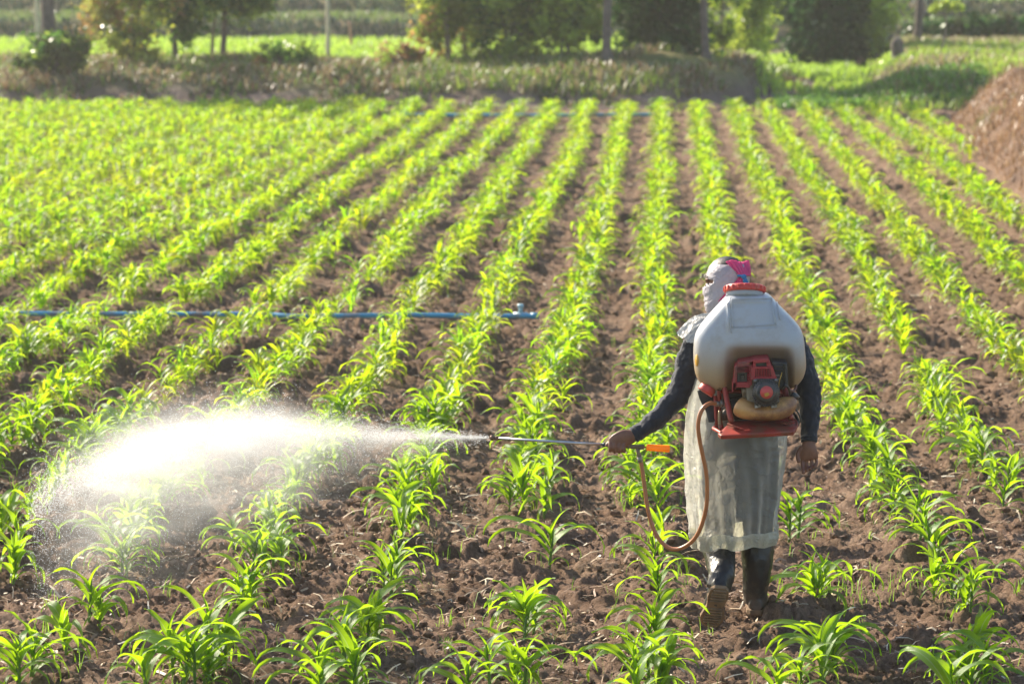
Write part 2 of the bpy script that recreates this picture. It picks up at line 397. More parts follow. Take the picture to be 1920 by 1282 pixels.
blades('slope_grass', np.stack([x, y, land(x, y)], 1), rng.uniform(.06, .24, len(x)), rng.uniform(.03, .06, len(x)), c*.8,
       'pale green and straw coloured grass on the slope at upper right', 'grass')
x, y = scatter(56000, 4.5, 13, 24, 54.5, None); z = mound(x, y); k = z > .02; x = x[k]; y = y[k]; z = z[k]
top = (fbm(x*.8, y*.4, 4) > .62)[:, None]
c = np.where(top, palette(len(x), [(.32, .36, .10), (.42, .32, .16)], [2, 2]), palette(len(x), [(.42, .25, .13), (.30, .165, .09), (.5, .34, .18)], [4, 3, 2]))
blades('mound_dry_grass', np.stack([x, y, z-.02], 1), rng.uniform(.04, .22, len(x))*(.3+1.4*fbm(x*2, y*2, 79)), rng.uniform(.010, .024, len(x)), c*.66,
       'brown dry grass covering the mound right of the field', 'dry grass', bend=.9)

# ------------------------------------------------------------------ trees, bushes, posts behind the field
def barkmat(name, c): return plain(name, c, tuple(.55*q for q in c), rough=.95, nscale=6, bmp=.8, bdist=.02, bscale=18)
M_BARK = barkmat('grey bark', (.16, .13, .115)); M_BARKL = barkmat('pale bark', (.36, .29, .24)); M_BARKR = barkmat('reddish bark', (.26, .14, .10))
def crownmesh(name, blobs, n, size, cols, wts, M, parent, gap=.0, flat=.0):
    """blobs: (cx,cy,cz,rx,ry,rz); leaves on and inside, clumped"""
    B = np.array(blobs, float); vol = B[:, 3]*B[:, 4]*B[:, 5]; vol = vol**.7
    nc = max(14, n//55); bi = rng.choice(len(B), nc, p=vol/vol.sum())
    d = rng.normal(size=(nc, 3)); d /= np.linalg.norm(d, axis=1)[:, None]
    rr = rng.uniform(.2, 1.3, nc)**.6
    cc = B[bi, :3]+d*B[bi, 3:]*rr[:, None]
    idx = rng.integers(0, nc, n); spread = B[bi, 3:].mean(1)*rng.uniform(.10, .30, nc)
    P = cc[idx]+rng.normal(size=(n, 3))*spread[idx][:, None]
    s = size*rng.uniform(.6, 1.3, n); a = rng.normal(size=(n, 3)); a[:, 2] *= .6; a /= np.linalg.norm(a, axis=1)[:, None]
    b = rng.normal(size=(n, 3)); b -= a*(a*b).sum(1)[:, None]; b /= np.linalg.norm(b, axis=1)[:, None]
    V = np.stack([P-a*s[:, None], P+b*(s*.5)[:, None], P+a*s[:, None], P-b*(s*.5)[:, None]], 1).reshape(-1, 3)
    i = np.arange(n)*4; F = np.stack([i, i+1, i+2, i+3], 1)
    ccol = palette(nc, cols, wts, .3)[idx]*rng.uniform(.8, 1.2, (n, 1))
    o = mo(name, V, F, M, parent, smooth=False); setcol(o.data, np.repeat(ccol, 4, 0)); return o
M_CROWN = leafmat('tree leaf', (.9, .95, .85), (1.2, 1.2, .8), .55, .06, .3, attr=True)
M_CROWND = leafmat('dark and shaded leaf', (1, 1.05, .9), (1, 1.1, .8), .25, .03, .4, attr=True)  # crown shade put into dim, barely translucent leaves; the dark hedge shares them
def limbs(trunk_pts, r, nb, h0, h1, L):
    parts = [loft([(p, r*(1-.45*i/len(trunk_pts))*(1.25 if i == 0 else 1),)*1+(r*(1-.45*i/len(trunk_pts))*(1.25 if i == 0 else 1),) if False else (p, r*(1-.45*i/len(trunk_pts))*(1.3 if i == 0 else 1), r*(1-.45*i/len(trunk_pts))*(1.3 if i == 0 else 1)) for i, p in enumerate(trunk_pts)], 9, 3)]
    a = Vector(trunk_pts[0]); b = Vector(trunk_pts[-1])
    for k in range(nb):
        f = h0+(h1-h0)*random.random(); p = a.lerp(b, f); an = random.uniform(0, 6.28); l = L*random.uniform(.5, 1)
        q = p+Vector((math.cos(an)*l*.5, math.sin(an)*l*.5, l*.35)); e = q+Vector((math.cos(an)*l*.4, math.sin(an)*l*.4, l*.45))
        parts.append(loft([(p, r*.42, r*.42), (q, r*.25, r*.25), (e, r*.08, r*.08)], 6, 3))
    return merge(parts)
def tree(name, px, Yd, H, r, lean, blobs, n, size, cols, wts, label, cat='tree', bark=None, M=None, nb=7, h0=.3, L=1.4):
    bx = W(px, 100, Yd).x; bz = float(land(np.array([bx]), np.array([Yd]))[0])-.05
    t = thing(name, label, cat, (bx, Yd, bz))
    pts = [Vector((bx+lean*H*f+.05*math.sin(f*7+px), Yd+.03*math.sin(f*5), bz+H*f)) for f in (0, .08, .3, .55, .8, 1)]
    V, F = limbs(pts, r, nb, h0, 1, L); mo('trunk', V, F, bark or M_BARK, t)
    if blobs:
        bl = [(bx+b[0], Yd+b[1], bz+b[2], b[3], b[4], b[5]) for b in blobs]
        crownmesh('crown', bl, n, size, cols, wts, M or M_CROWN, t)
    return t
OL = (.34, .38, .07); OG = (.20, .28, .05); DG = (.065, .15, .03); YG = (.42, .52, .08); RB = (.34, .20, .10); VD = (.02, .07, .018)
tree('tree', 97, 60.6, 4.6, .17, -.02, [(0, 0, 4.1, 1.5, 1.5, 1.0), (.5, .3, 2.9, .45, .4, .4)], 3500, .10, [OG, OL, YG], [3, 3, 1],
     'thick grey trunk rising from a grassy clump at far left', L=.9, h0=.6)
def bush(name, px, Yd, blobs, n, size, cols, wts, label, M=None, stems=6, cat='bush'):
    bx = W(px, 100, Yd).x; bz = float(land(np.array([bx]), np.array([Yd]))[0])-.05
    t = thing(name, label, cat, (bx, Yd, bz)); parts = []
    B = blobs
    for k in range(stems):
        b = B[k % len(B)]; an = random.uniform(0, 6.28)
        e = Vector((bx+b[0]+b[3]*.5*math.cos(an), Yd+b[1]+b[4]*.5*math.sin(an), bz+b[2]+b[5]*.4)); s = Vector((bx+random.uniform(-.15, .15), Yd+random.uniform(-.15, .15), bz))
        parts.append(loft([(s, .03, .03), (s.lerp(e, .5)+Vector((0, 0, .12)), .02, .02), (e, .006, .006)], 5, 3))
    V, F = merge(parts); mo('stem', V, F, M_BARK, t)
    crownmesh('foliage', [(bx+b[0], Yd+b[1], bz+b[2], b[3], b[4], b[5]) for b in B], n, size, cols, wts, M or M_CROWN, t)
    return t
bush('shrub', 95, 59.9, [(0, 0, .35, .62, .4, .4), (.45, .1, .5, .35, .3, .4), (-.4, 0, .2, .3, .3, .22)], 2600, .07, [DG, OG, (.10, .13, .05)], [4, 2, 2],
     'dark tufty shrub around the foot of the leftmost trunk')
bush('shrub', 245, 62, [(-.3, 0, .9, .75, .7, .75), (.4, .2, 1.5, .8, .7, .8), (-.1, .2, 2.1, 1.0, .8, .7), (.2, -.1, .4, .5, .4, .4)], 6500, .07,
     [OL, RB, (.30, .30, .12), DG, (.55, .42, .10)], [4, 2, 3, 2, .4], 'olive and russet bush right of the leftmost trunk')
tree('tree', 330, 63.5, 4.2, .07, .01, [(.05, 0, 1.15, .6, .5, .62), (.3, .1, 1.9, .9, .7, .6), (-.3, .2, 1.8, .5, .5, .5)], 7000, .085, [DG, (.09, .19, .05), YG], [4, 4, 1],
     'leafy young tree with low deep green crown beside the russet bush', L=.6)
tree('tree', 420, 65, 4.4, .075, .0, [(0, 0, 1.75, .95, .7, .55), (.6, .1, 1.6, .5, .5, .4), (-.5, .1, 1.9, .7, .6, .6)], 6500, .085, [(.10, .2, .05), OG, YG], [4, 3, 1.5],
     'thin trunked tree with green crown in front of the lime plot', L=.9, h0=.45)
tree('tree', 400, 66, 4.0, .045, .03, [(0, 0, 2.2, .6, .5, .5)], 1500, .08, [OG, OL], [1, 1], 'slender leaning stem just behind the thin trunked green tree', L=.5, h0=.5)
def post(name, px, Yd, py_base, h, r, label, M):
    p = W(px, py_base, Yd); z = float(land(np.array([p.x]), np.array([Yd]))[0])-.1
    V, F = loft([(Vector((p.x, Yd, z)), r*1.1, r*1.1), (Vector((p.x+.02, Yd, z+h*.5)), r, r), (Vector((p.x-.03, Yd, z+h)), r*.85, r*.85)], 10, 3)
    o = mo(name, V, F, M); props(o, label, 'post'); return o
M_POST = plain('weathered pale wood', (.55, .47, .36), (.42, .34, .26), rough=.8, nscale=8); M_POSTR = plain('reddish wood', (.42, .22, .14), rough=.8, nscale=8)
post('wooden_post', 70, 80, 84, 2.6, .07, 'pale post on the lime plot left of the thick trunk', M_POST)
post('wooden_post', 614, 74, 95, 3.4, .055, 'tall pale post on the lime plot, middle of the gap between trees', M_POST)
post('wooden_post', 657, 84, 85, 1.0, .045, 'short reddish post right of the tall pale post', M_POSTR)
# big loose mass of backlit trees in the middle
tree('tree', 838, 63.6, 5.0, .075, .015, [(0, 0, 1.9, .9, .7, .75), (-.25, .1, 1.0, .55, .5, .6), (.3, .2, 2.7, 1.0, .8, .6)], 6800, .075, [OL, YG, OG, RB], [4, 3, 3, 1],
     'pale trunked tree at the left end of the central thicket', bark=M_BARKL)
tree('tree', 868, 64.2, 5.0, .065, -.01, [(.35, 0, 1.3, .8, .7, .8), (.5, .1, 2.4, .9, .8, .7)], 6000, .075, [OG, OL, YG], [4, 3, 2],
     'second pale trunk in the central thicket, close right of the first', bark=M_BARKL)
bush('bush', 955, 63, [(0, 0, .8, .8, .6, .8), (.5, .3, 1.5, .9, .7, .8), (-.3, .3, 2.1, .8, .7, .6), (.3, .2, 2.6, 1.0, .7, .5)], 9500, .075,
     [OG, DG, YG, OL], [4, 4, 2, 2], 'tall green bush filling the middle of the central thicket')
bush('bush', 1065, 62.4, [(0, 0, 1.05, .6, .5, .65), (.1, .3, 1.9, .85, .7, .8), (.3, 0, .6, .45, .4, .4), (-.35, .2, 2.5, .8, .6, .5)], 7500, .08,
     [YG, OG, DG, (.30, .40, .07)], [4, 3, 2, 3], 'lime leaved bush left of the straight grey trunk')
tree('tree', 1141, 60.3, 5.2, .105, .0, [(.1, .2, 4.6, 1.3, 1.2, .8)], 2200, .10, [OG, DG], [1, 1], 'straight grey trunk standing on the hump of the bank', L=.8, h0=.75)
tree('shaded_tree', 1235, 64.4, 5.0, .13, .0, [(0, 0, 1.2, 1.0, .8, 1.0), (-.3, .1, 2.3, 1.1, .9, 1.0), (.45, .1, 2.2, 1.0, .8, 1.1), (.1, -.3, .45, 1.0, .6, .5), (0, 0, 3.4, 1.1, 1, .8)], 17000, .085,
     [VD, (.035, .08, .024), DG], [5, 3, 1], 'dense dark tree close right of the straight grey trunk', M=M_CROWND)  # near-black greens paint this crown as standing in shade
tree('tree', 1322, 62.6, 4.8, .10, .005, [(.1, .1, 3.8, 1.0, .9, .8), (-.2, .2, 2.4, .35, .4, .5)], 2200, .09, [DG, OG], [2, 1], 'dark trunk at the right edge of the dark tree', L=.7, h0=.6)
tree('tree', 1352, 68, 4.2, .05, .02, [(.1, 0, 2.2, .5, .4, .7), (-.05, 0, .9, .35, .3, .4)], 2600, .08, [YG, OG], [3, 2], 'thin pale stem in the bright gap between the two dark trees', bark=M_BARKL)
bush('bush', 1408, 70, [(0, 0, .9, .55, .5, .75), (.1, .2, 1.9, .55, .5, .7), (-.15, .1, .45, .6, .4, .3)], 5200, .075, [YG, (.34, .42, .07), OG], [4, 3, 2],
     'sunlit lime bush left of the large dark tree')
tree('shaded_tree', 1555, 77.0, 5.4, .16, .0, [(0, 0, 1.2, 1.1, .8, 1.1), (-.5, .1, 2.3, 1.0, .8, 1.2), (.55, .1, 2.2, .8, .8, 1.2), (0, 0, 3.5, 1.3, 1, 1.0), (.1, -.2, .55, 1.05, .6, .6), (-.75, 0, 1.3, .4, .4, .6)], 19000, .095,
     [VD, (.035, .08, .024), DG], [5, 3, 1], 'large dense dark tree right of the lime bush', M=M_CROWND)  # shaded side of the mass is coloured into its leaves
bush('bush', 1652, 76, [(0, 0, .8, .35, .3, .45), (.1, .1, 1.5, .4, .4, .5)], 2200, .08, [YG, OG, (.34, .42, .07)], [3, 2, 2], 'small sunlit bush at the right edge of the large dark tree')
tree('tree', 1721, 78, 5.2, .13, .0, [(.2, 0, 4.5, 1.3, 1.1, .8)], 1800, .10, [OG, DG], [1, 1], 'lone dark trunk on the slope at upper right', L=.7, h0=.75)
p = W(1683, 88, 71); zz = float(land(np.array([p.x]), np.array([71.]))[0])
V, F = loft([(Vector((p.x+.05, 71, zz-.1)), .20, .18), (Vector((p.x, 71, zz+.25)), .16, .14), (Vector((p.x-.02, 71.03, zz+.5)), .15, .13), (Vector((p.x-.04, 71.05, zz+.56)), .08, .08)], 12, 3)
o = mo('tree_stump', V, F, M_BARK); props(o, 'dark broken stump between the sunlit bush and the lone trunk', 'stump')
# dark hedge at upper right, small yellow-green sapling in front of it
for k, (px, L_) in enumerate(((1800, 'left half of the dark hedge line at upper right'), (1890, 'right half of the dark hedge line at upper right'))):
    bx = W(px, 60, 83).x-W(1252, 60, 83).x*0
    bush('hedge', px, 83, [(-.8, 0, .25, .75, .5, .38), (0, .1, .3, .75, .5, .4), (.8, 0, .26, .75, .5, .38)], 5200, .09, [VD, DG, (.09, .10, .04)], [3, 4, 2], L_, M=M_CROWND, cat='hedge')
tree('sapling', 1770, 72, 1.35, .03, .0, [(-.2, 0, 1.2, .22, .2, .1), (.2, 0, 1.2, .22, .2, .1)], 300, .09, [YG, (.30, .38, .08)], [2, 1], 'small sapling with drooping yellow green leaves before the hedge', nb=3, L=.3)
bush('shrub', 745, 60.5, [(0, 0, .25, .5, .3, .28)], 900, .06, [(.30, .18, .12), RB, OG], [2, 2, 1], 'russet weed clump on the bank below the central thicket')
bush('shrub', 530, 60.2, [(0, 0, .28, .7, .3, .3)], 1100, .06, [DG, OG, RB], [3, 2, 1], 'low dark shrub on the bank below the tall pale post')
bush('shrub', 1560, 57.9+4, [(0, 0, .05, .8, .3, .1)], 500, .06, [OG, DG], [3, 2], 'low green weeds at the end of the right rows')

# ------------------------------------------------------------------ blue irrigation pipes lying across the rows
M_PIPE = plain('blue plastic pipe', (.04, .24, .42), (.07, .33, .50), rough=.45, nscale=5, dirt=(.25, .17, .11))
def pipe(label, P, r, tee=None):
    t = thing('irrigation_pipe', label, 'pipe', P[0])
    V, F = tube([t.location]+P[1:], r, 12, 10, (0, 0, 1)); mo('pipe_run', V, F, M_PIPE, t)
    if tee:
        q = Vector(tee)
        V, F = merge([disc(q+Vector((0, 0, .0)), (1, .0, 0), r*1.35, .12, 16), disc(q+Vector((0, 0, .05)), (0, 0, 1), r*.8, .07, 16), disc(q+Vector((0, 0, .085)), (0, 0, 1), r*1.15, .03, 16)])
        mo('tee_joint', V, F, plain('pale blue fitting', (.35, .55, .62), rough=.4), t)
        V, F = disc(P[-1], (1, 0, 0), r*1.3, .07, 16); mo('end_cap', V, F, M_PIPE, t)
    return t
P = []
for px, py in ((-160, 583), (0, 585), (250, 586), (480, 587), (560, 590), (760, 589), (900, 590), (1003, 591)):
    g = G(px, py, .05); P.append(Vector((g.x, g.y, .040+.004*math.sin(px*.02))))
q = G(976, 590, .05)
pipe('blue plastic pipe lying across the rows behind the spray', P, .022, (q.x, q.y, .042))
P = []
for px, py in ((740, 216), (900, 217), (1050, 217), (1130, 216), (1222, 216)):
    g = G(px, py, .07); P.append(Vector((g.x, g.y, .075)))
pipe('blue plastic pipe crossing the rows near the far end of the field', P, .036)

# ------------------------------------------------------------------ young maize
def leafgeo(L, wd, th0, droop, nl, nw, seed, fold_=.35, rip=1.0, twist=.0, side=0.0):
    r = random.Random(seed); t = np.linspace(0, 1, nl+1)
    ph = th0-droop*t**r.uniform(1.1, 1.7); ds = L/nl
    x = np.concatenate([[0], np.cumsum(np.cos(ph[:-1])*ds)]); z = np.concatenate([[0], np.cumsum(np.sin(ph[:-1])*ds)])
    yb = side*L*t**2
    prof = np.minimum(1, (t*5.5+.30))*np.clip(1-t, 0, 1)**.62*(1+.35*np.sin(math.pi*np.clip(t*1.2, 0, 1))); prof = prof/prof.max()
    f1 = r.uniform(9, 16); p1 = r.uniform(0, 6); p2 = r.uniform(0, 6); tw = twist*t**1.5
    V = np.zeros((nl+1, nw+1, 3)); UV = np.zeros((nl+1, nw+1, 2))
    for j in range(nw+1):
        s = 2*j/nw-1; hwid = wd/2*prof
        lift = abs(s)*hwid*fold_*(1.3-t)+rip*.11*wd*abs(s)**2*np.sin(f1*t+(p1 if s > 0 else p2))*np.minimum(1, t*4)
        lat = s*hwid; y = lat*np.cos(tw)-lift*np.sin(tw); u = lat*np.sin(tw)+lift*np.cos(tw)
        V[:, j, 0] = x-np.sin(ph)*u; V[:, j, 2] = z+np.cos(ph)*u; V[:, j, 1] = y+yb
        UV[:, j, 0] = j/nw; UV[:, j, 1] = t
    i = np.arange(nl)[:, None]; j = np.arange(nw)[None, :]; a = i*(nw+1)+j
    F = np.stack([a, a+1, a+nw+2, a+nw+1], -1).reshape(-1, 4)
    return V.reshape(-1, 3), F, UV.reshape(-1, 2)
M_MAIZE = leafmat('maize leaf', (.070, .190, .015), (.41, .63, .010), .60, .03, .42, veins=True, yellow=(.50, .52, .05))
M_STALK = leafmat('maize stalk', (.12, .22, .05), (.24, .36, .06), .25, .4, .4, yellow=(.30, .20, .13))
M_MAIZEF = leafmat('distant maize leaf', (.078, .20, .016), (.44, .66, .018), .60, .03, .45, attr=True)
SPEC = []    # leaf library: lower arching, middle, upper erect, rolled heart
for k in range(7): SPEC.append((.30+.03*(k % 3), .037+.004*(k % 2), R(58-4*(k % 3)), R(135+9*k), k, .3, 1.0, random.uniform(-.7, .7), random.uniform(-.15, .15)))
for k in range(8): SPEC.append((.36+.03*(k % 3), .050+.006*(k % 3), R(63-4*(k % 3)), R(122+9*k), 20+k, .35, 1.1, random.uniform(-.9, .9), random.uniform(-.2, .2)))
for k in range(6): SPEC.append((.25+.03*(k % 3), .056+.006*(k % 2), R(74-4*(k % 3)), R(62+16*k), 40+k, .5, 1.0, random.uniform(-.8, .8), random.uniform(-.12, .12)))
for k in range(3): SPEC.append((.14+.02*k, .026, R(84), R(22+22*k), 60+k, 1.0, .5, 0, 0))
LEAFM = []; LEAFLO = []
for s in SPEC:
    V, F, UV = leafgeo(s[0], s[1], s[2], s[3], 11, 4, s[4], s[5], s[6], s[7], s[8])
    me = rawmesh('leaf', V, F); me.materials.append(M_MAIZE)
    ul = me.uv_layers.new(name='UVMap'); li = np.zeros(len(me.loops), dtype=np.int32); me.loops.foreach_get('vertex_index', li)
    ul.data.foreach_set('uv', UV[li].astype(np.float32).ravel()); LEAFM.append(me)
    LEAFLO.append(leafgeo(s[0]*.92, s[1]*.78, s[2], s[3], 6, 2, s[4], s[5], s[6], s[7], s[8])[:2])
STALKM = []
for k in range(3):
    V, F = loft([((0, 0, -.03), .008, .008), ((0, 0, .03), .0085, .007), ((.002*k, 0, .09), .0075, .006), ((.004*k, .002, .17), .006, .005), ((.004*k, .003, .23), .003, .003)], 8, 2)
    me = rawmesh('stalk', V, F); me.materials.append(M_STALK); STALKM.append(me)
RECIPES = []
for q in range(16):
    r = random.Random(100+q); nl = r.choice((7, 8, 8, 9, 9)); az0 = r.uniform(-.5, .5); L = []
    for i in range(nl):
        f = i/(nl-1)
        kind = r.randrange(0, 7) if f < .3 else r.randrange(7, 15) if f < .68 else r.randrange(15, 21) if f < .93 else r.randrange(21, 24)
        az = az0+(i % 2)*math.pi+r.uniform(-.55, .55)
        L.append((kind, .02+.16*f, az, r.uniform(.82, 1.12)*(.78 if f < .15 else 1), r.uniform(-.12, .12)))
    RECIPES.append(L)
def leafmx(h, az, sc, tilt): return Matrix.Translation((0, 0, h)) @ Matrix.Rotation(az, 4, 'Z') @ Matrix.Rotation(tilt, 4, 'Y') @ Matrix.Scale(sc, 4)
ORD = ['', 'first', 'second', 'third', 'fourth', 'fifth', 'sixth', 'seventh', 'eighth', 'ninth', 'tenth', 'eleventh', 'twelfth', 'thirteenth', 'fourteenth', 'fifteenth', 'sixteenth', 'seventeenth', 'eighteenth', 'nineteenth', 'twentieth']
TEN = {20: 'twenty', 30: 'thirty', 40: 'forty', 50: 'fifty'}
TENO = {30: 'thirtieth', 40: 'fortieth', 50: 'fiftieth'}
def ordn(n):
    if n <= 20: return ORD[n]
    if n % 10 == 0: return TENO[n]
    return TEN[n//10*10]+'-'+ORD[n % 10]
# positions: the nearest plants as measured in the photograph, the rest along the rows
MEAS = {-6: [(23, 1077), (33, 1030)], -5: [(37, 1284), (60, 1262), (125, 1217), (167, 1177), (186, 1172), (229, 1070)],
        -4: [(343, 1290), (390, 1270), (420, 1247), (384, 1240), (457, 1137), (468, 1128), (497, 1065), (512, 1050)],
        -3: [(663, 1290), (690, 1207), (703, 1193), (650, 1240), (733, 1103), (742, 1090), (767, 1000), (752, 1030)],
        -2: [(980, 1284), (972, 1270), (983, 1184), (1000, 1167), (1030, 1052), (1020, 960)],
        -1: [(1240, 1290), (1218, 1275), (1233, 1207), (1237, 1120), (1229, 1065), (1240, 1040), (1237, 960)],
        0: [(1540, 1270), (1562, 1243), (1530, 1130), (1536, 1118), (1480, 1003), (1497, 1001)],
        1: [(1800, 1284), (1847, 1290), (1827, 1240), (1803, 1150), (1786, 1120), (1760, 1040), (1745, 1045), (1710, 985), (1725, 1000)],
        2: [(1925, 1095), (1893, 927), (1880, 960)]}
pts = []   # (row, x, y, recipe, scale, az)
FRONT = 11.2
for k in range(-24, 12):
    rx = G(1200, 1150).x+(k+1)*.69
    meas = MEAS.get(k, []); ys = []
    for px, py in meas:
        g = G(px, py, .01); pts.append([k, g.x, g.y, random.randrange(16), random.uniform(.82, 1.04), random.gauss(0, .55)]); ys.append(g.y)
        if random.random() < .55 and py > 1040: pts.append([k, g.x+random.gauss(0, .035), g.y+random.gauss(0, .05), random.randrange(16), random.uniform(.6, .9), random.gauss(0, .9)])
    y = FRONT
    if ys:
        # plants just in front of the frame whose leaves reach into it
        for yy in (12.05, 11.75): pts.append([k, rx+random.gauss(0, .05), yy+random.uniform(-.1, .1), random.randrange(16), random.uniform(.8, 1.0), random.gauss(0, .5)])
        y = max(ys)+.22
    while y < 56.3:
        dens = 1 if k > -7 else 1.25
        gap = (fbm(np.array([rx*3.]), np.array([y*.9]), 50)[0] < .27)
        if not gap:
            wob = .10*(fbm(np.array([y*.25]), np.array([k*3.]), 51)[0]-.5)*2
            for _ in range(random.choice((1, 1, 2, 2, 3) if dens == 1 else (2, 2, 3, 3))):
                pts.append([k, rx+wob+random.gauss(0, .05+.10*(k < -8 and y > 30)), y+random.gauss(0, .035), random.randrange(16), (random.uniform(.6, 1.0)+.30*(fbm(np.array([k*5.]), np.array([y*.7]), 52)[0]-.45)+(.02 if y < 18 else 0))*(.7 if random.random() < .15 else 1), random.gauss(0, .9)])
        y += random.uniform(.19, .34) if y < 19 else random.uniform(.14, .25)
def edge_r(y): return 4.35+(y-37)*.043 if y > 30 else 99
keep = []
for p in pts:
    k, x, y, rc, sc, az = p
    a = proj((x, y, 0)); b = proj((x, y, .42*sc)); m = .28*FP/a[2]
    if x > edge_r(y): continue
    if a[0] < -m-150*(y > 22) or a[0] > 1920+m+150*(y > 22) or b[1] > 1262: continue
    if 1318 < a[0] < 1462 and 640 < a[1] < 1000: continue            # wholly behind the farmer
    if 23.75 < y < 24.6 and x < G(1003, 591).x: p[4] *= .72
    if 23.75 < y < 24.9 and x < G(1003, 591).x and random.random() < .45: continue
    if abs(y-(24.75)) < .10 and x < G(1003, 591).x and random.random() < .6: continue
    keep.append(p)
keep.sort(key=lambda p: p[2])
near = [p for p in keep if -140*0-60 < proj((p[1], p[2], .2))[0] < 1980][:300]
nid = set(id(p) for p in near); far = [p for p in keep if id(p) not in nid]
sz = soil(np.array([p[1] for p in near]), np.array([p[2] for p in near]))
cnt = {}
for p, z in zip(near, sz):
    k, x, y, rc, sc, az = p; cnt[k] = cnt.get(k, 0)+1
    if k < 0: rowt = f'the {ordn(-k)} row left of the farmer' if k < -1 else 'the row just left of the farmer'
    else: rowt = f'the {ordn(k+1)} row right of the farmer' if k > 0 else "the row starting at the farmer's right boot"
    lab = f'young maize plant, {ordn(cnt[k])} from the front in {rowt}'
    t = thing('maize_plant', lab, 'maize plant', (x, y, float(z)-.01), 'young maize plants growing in rows'); t.rotation_euler = (random.uniform(-.13, .13), random.uniform(-.13, .13), az); t.scale = (sc,)*3
    s = bpy.data.objects.new('stalk', STALKM[rc % 3]); COL.objects.link(s); s.parent = t
    for (kd, h, a2, s2, tl) in RECIPES[rc]:
        l = bpy.data.objects.new('leaf', LEAFM[kd]); COL.objects.link(l); l.parent = t
        l.matrix_local = leafmx(h, a2, s2, tl)
# the rest of the field as one mass of plants
RV = []
for rc in range(16):
    Vs = []; Fs = []; n = 0; Ls = []
    for li, (kd, h, a2, s2, tl) in enumerate(RECIPES[rc]):
        V, F = LEAFLO[kd]; M = np.array(leafmx(h, a2, s2, tl)); V = V@M[:3, :3].T+M[:3, 3]; Vs.append(V); Fs.append(F+n); n += len(V)
    RV.append((np.concatenate(Vs), np.concatenate(Fs)))
VV = []; FF = []; CC = []; n = 0
fz = soil(np.array([p[1] for p in far]), np.array([p[2] for p in far]))
for p, z in zip(far, fz):
    k, x, y, rc, sc, az = p; V, F = RV[rc]; c = math.cos(az)*sc; s = math.sin(az)*sc
    sh = 1.0
    q = np.stack([V[:, 0]*c-V[:, 1]*s+x, V[:, 0]*s+V[:, 1]*c+y, V[:, 2]*sc*sh+z-.01], 1)
    VV.append(q); FF.append(F+n); n += len(V)
    base = np.array([random.uniform(.8, 1.25), random.uniform(.88, 1.08), random.uniform(.7, 1.3)])
    CC.append(np.broadcast_to(base, (len(V), 3)))
o = mo('maize_rows', np.concatenate(VV), np.concatenate(FF), M_MAIZEF); setcol(o.data, np.concatenate(CC))
props(o, 'rows of young maize filling the field beyond the nearest plants', 'maize', kind='stuff')
print('plants near', len(near), 'far', len(far), 'ymax near', near[-1][2])

# ------------------------------------------------------------------ loose clods, straw and seedlings on the soil
def inview(x, y, m=.25): return np.abs(x-cx(y)) < .181*y+m
def clodlib(k, sub):
    out = []
    for i in range(k):
        bm = bmesh.new(); bmesh.ops.create_icosphere(bm, subdivisions=sub, radius=1)
        r = random.Random(i)
        pl = [(Vector((r.gauss(0, 1), r.gauss(0, 1), r.gauss(0, 1))).normalized(), r.uniform(.55, .8)) for _ in range(7)]
        for v in bm.verts:
            for nn, d in pl:
                s = v.co.dot(nn)
                if s > d: v.co -= nn*(s-d)*.85
            v.co *= 1+r.uniform(-.20, .20)
        V = np.array([v.co[:] for v in bm.verts]); F = np.array([[v.index for v in f.verts] for f in bm.faces]); bm.free(); out.append((V, F))
    return out
def clods(n, y0, y1, smin, smax, lib, seed):
    g = np.random.default_rng(seed); y = y0+(y1-y0)*g.uniform(0, 1, n); x = cx(y)+(g.uniform(-1, 1, n))*(.181*y+.2)
    k = fbm(x*1.2, y*1.2, 22) > .30; x = x[k]; y = y[k]; z = soil(x, y); V_ = []; F_ = []; m = 0
    for i in range(len(x)):
        V, F = lib[i % len(lib)]; s = smin*(smax/smin)**(g.uniform()**2.2); a = g.uniform(0, 6.28); c = math.cos(a); q = math.sin(a)
        sx, sy, szz = s*g.uniform(.8, 1.3), s*g.uniform(.7, 1.1), s*g.uniform(.55, .9)
        X_ = V[:, 0]*sx; Y_ = V[:, 1]*sy
        V_.append(np.stack([X_*c-Y_*q+x[i], X_*q+Y_*c+y[i], V[:, 2]*szz+z[i]+szz*.35], 1)); F_.append(F+m); m += len(V)
    return np.concatenate(V_), np.concatenate(F_)
Va, Fa = clods(11000, 11.4, 18, .004, .038, clodlib(16, 1), 1)
Vb, Fb = clods(6500, 18, 34, .010, .045, clodlib(8, 1), 2)
o = mo('soil_clods', np.concatenate([Va, Vb]), np.concatenate([Fa, Fb+len(Va)]), M_SOIL, smooth=False); props(o, 'loose crumbly clods lying on the ploughed soil', 'clods', kind='stuff')
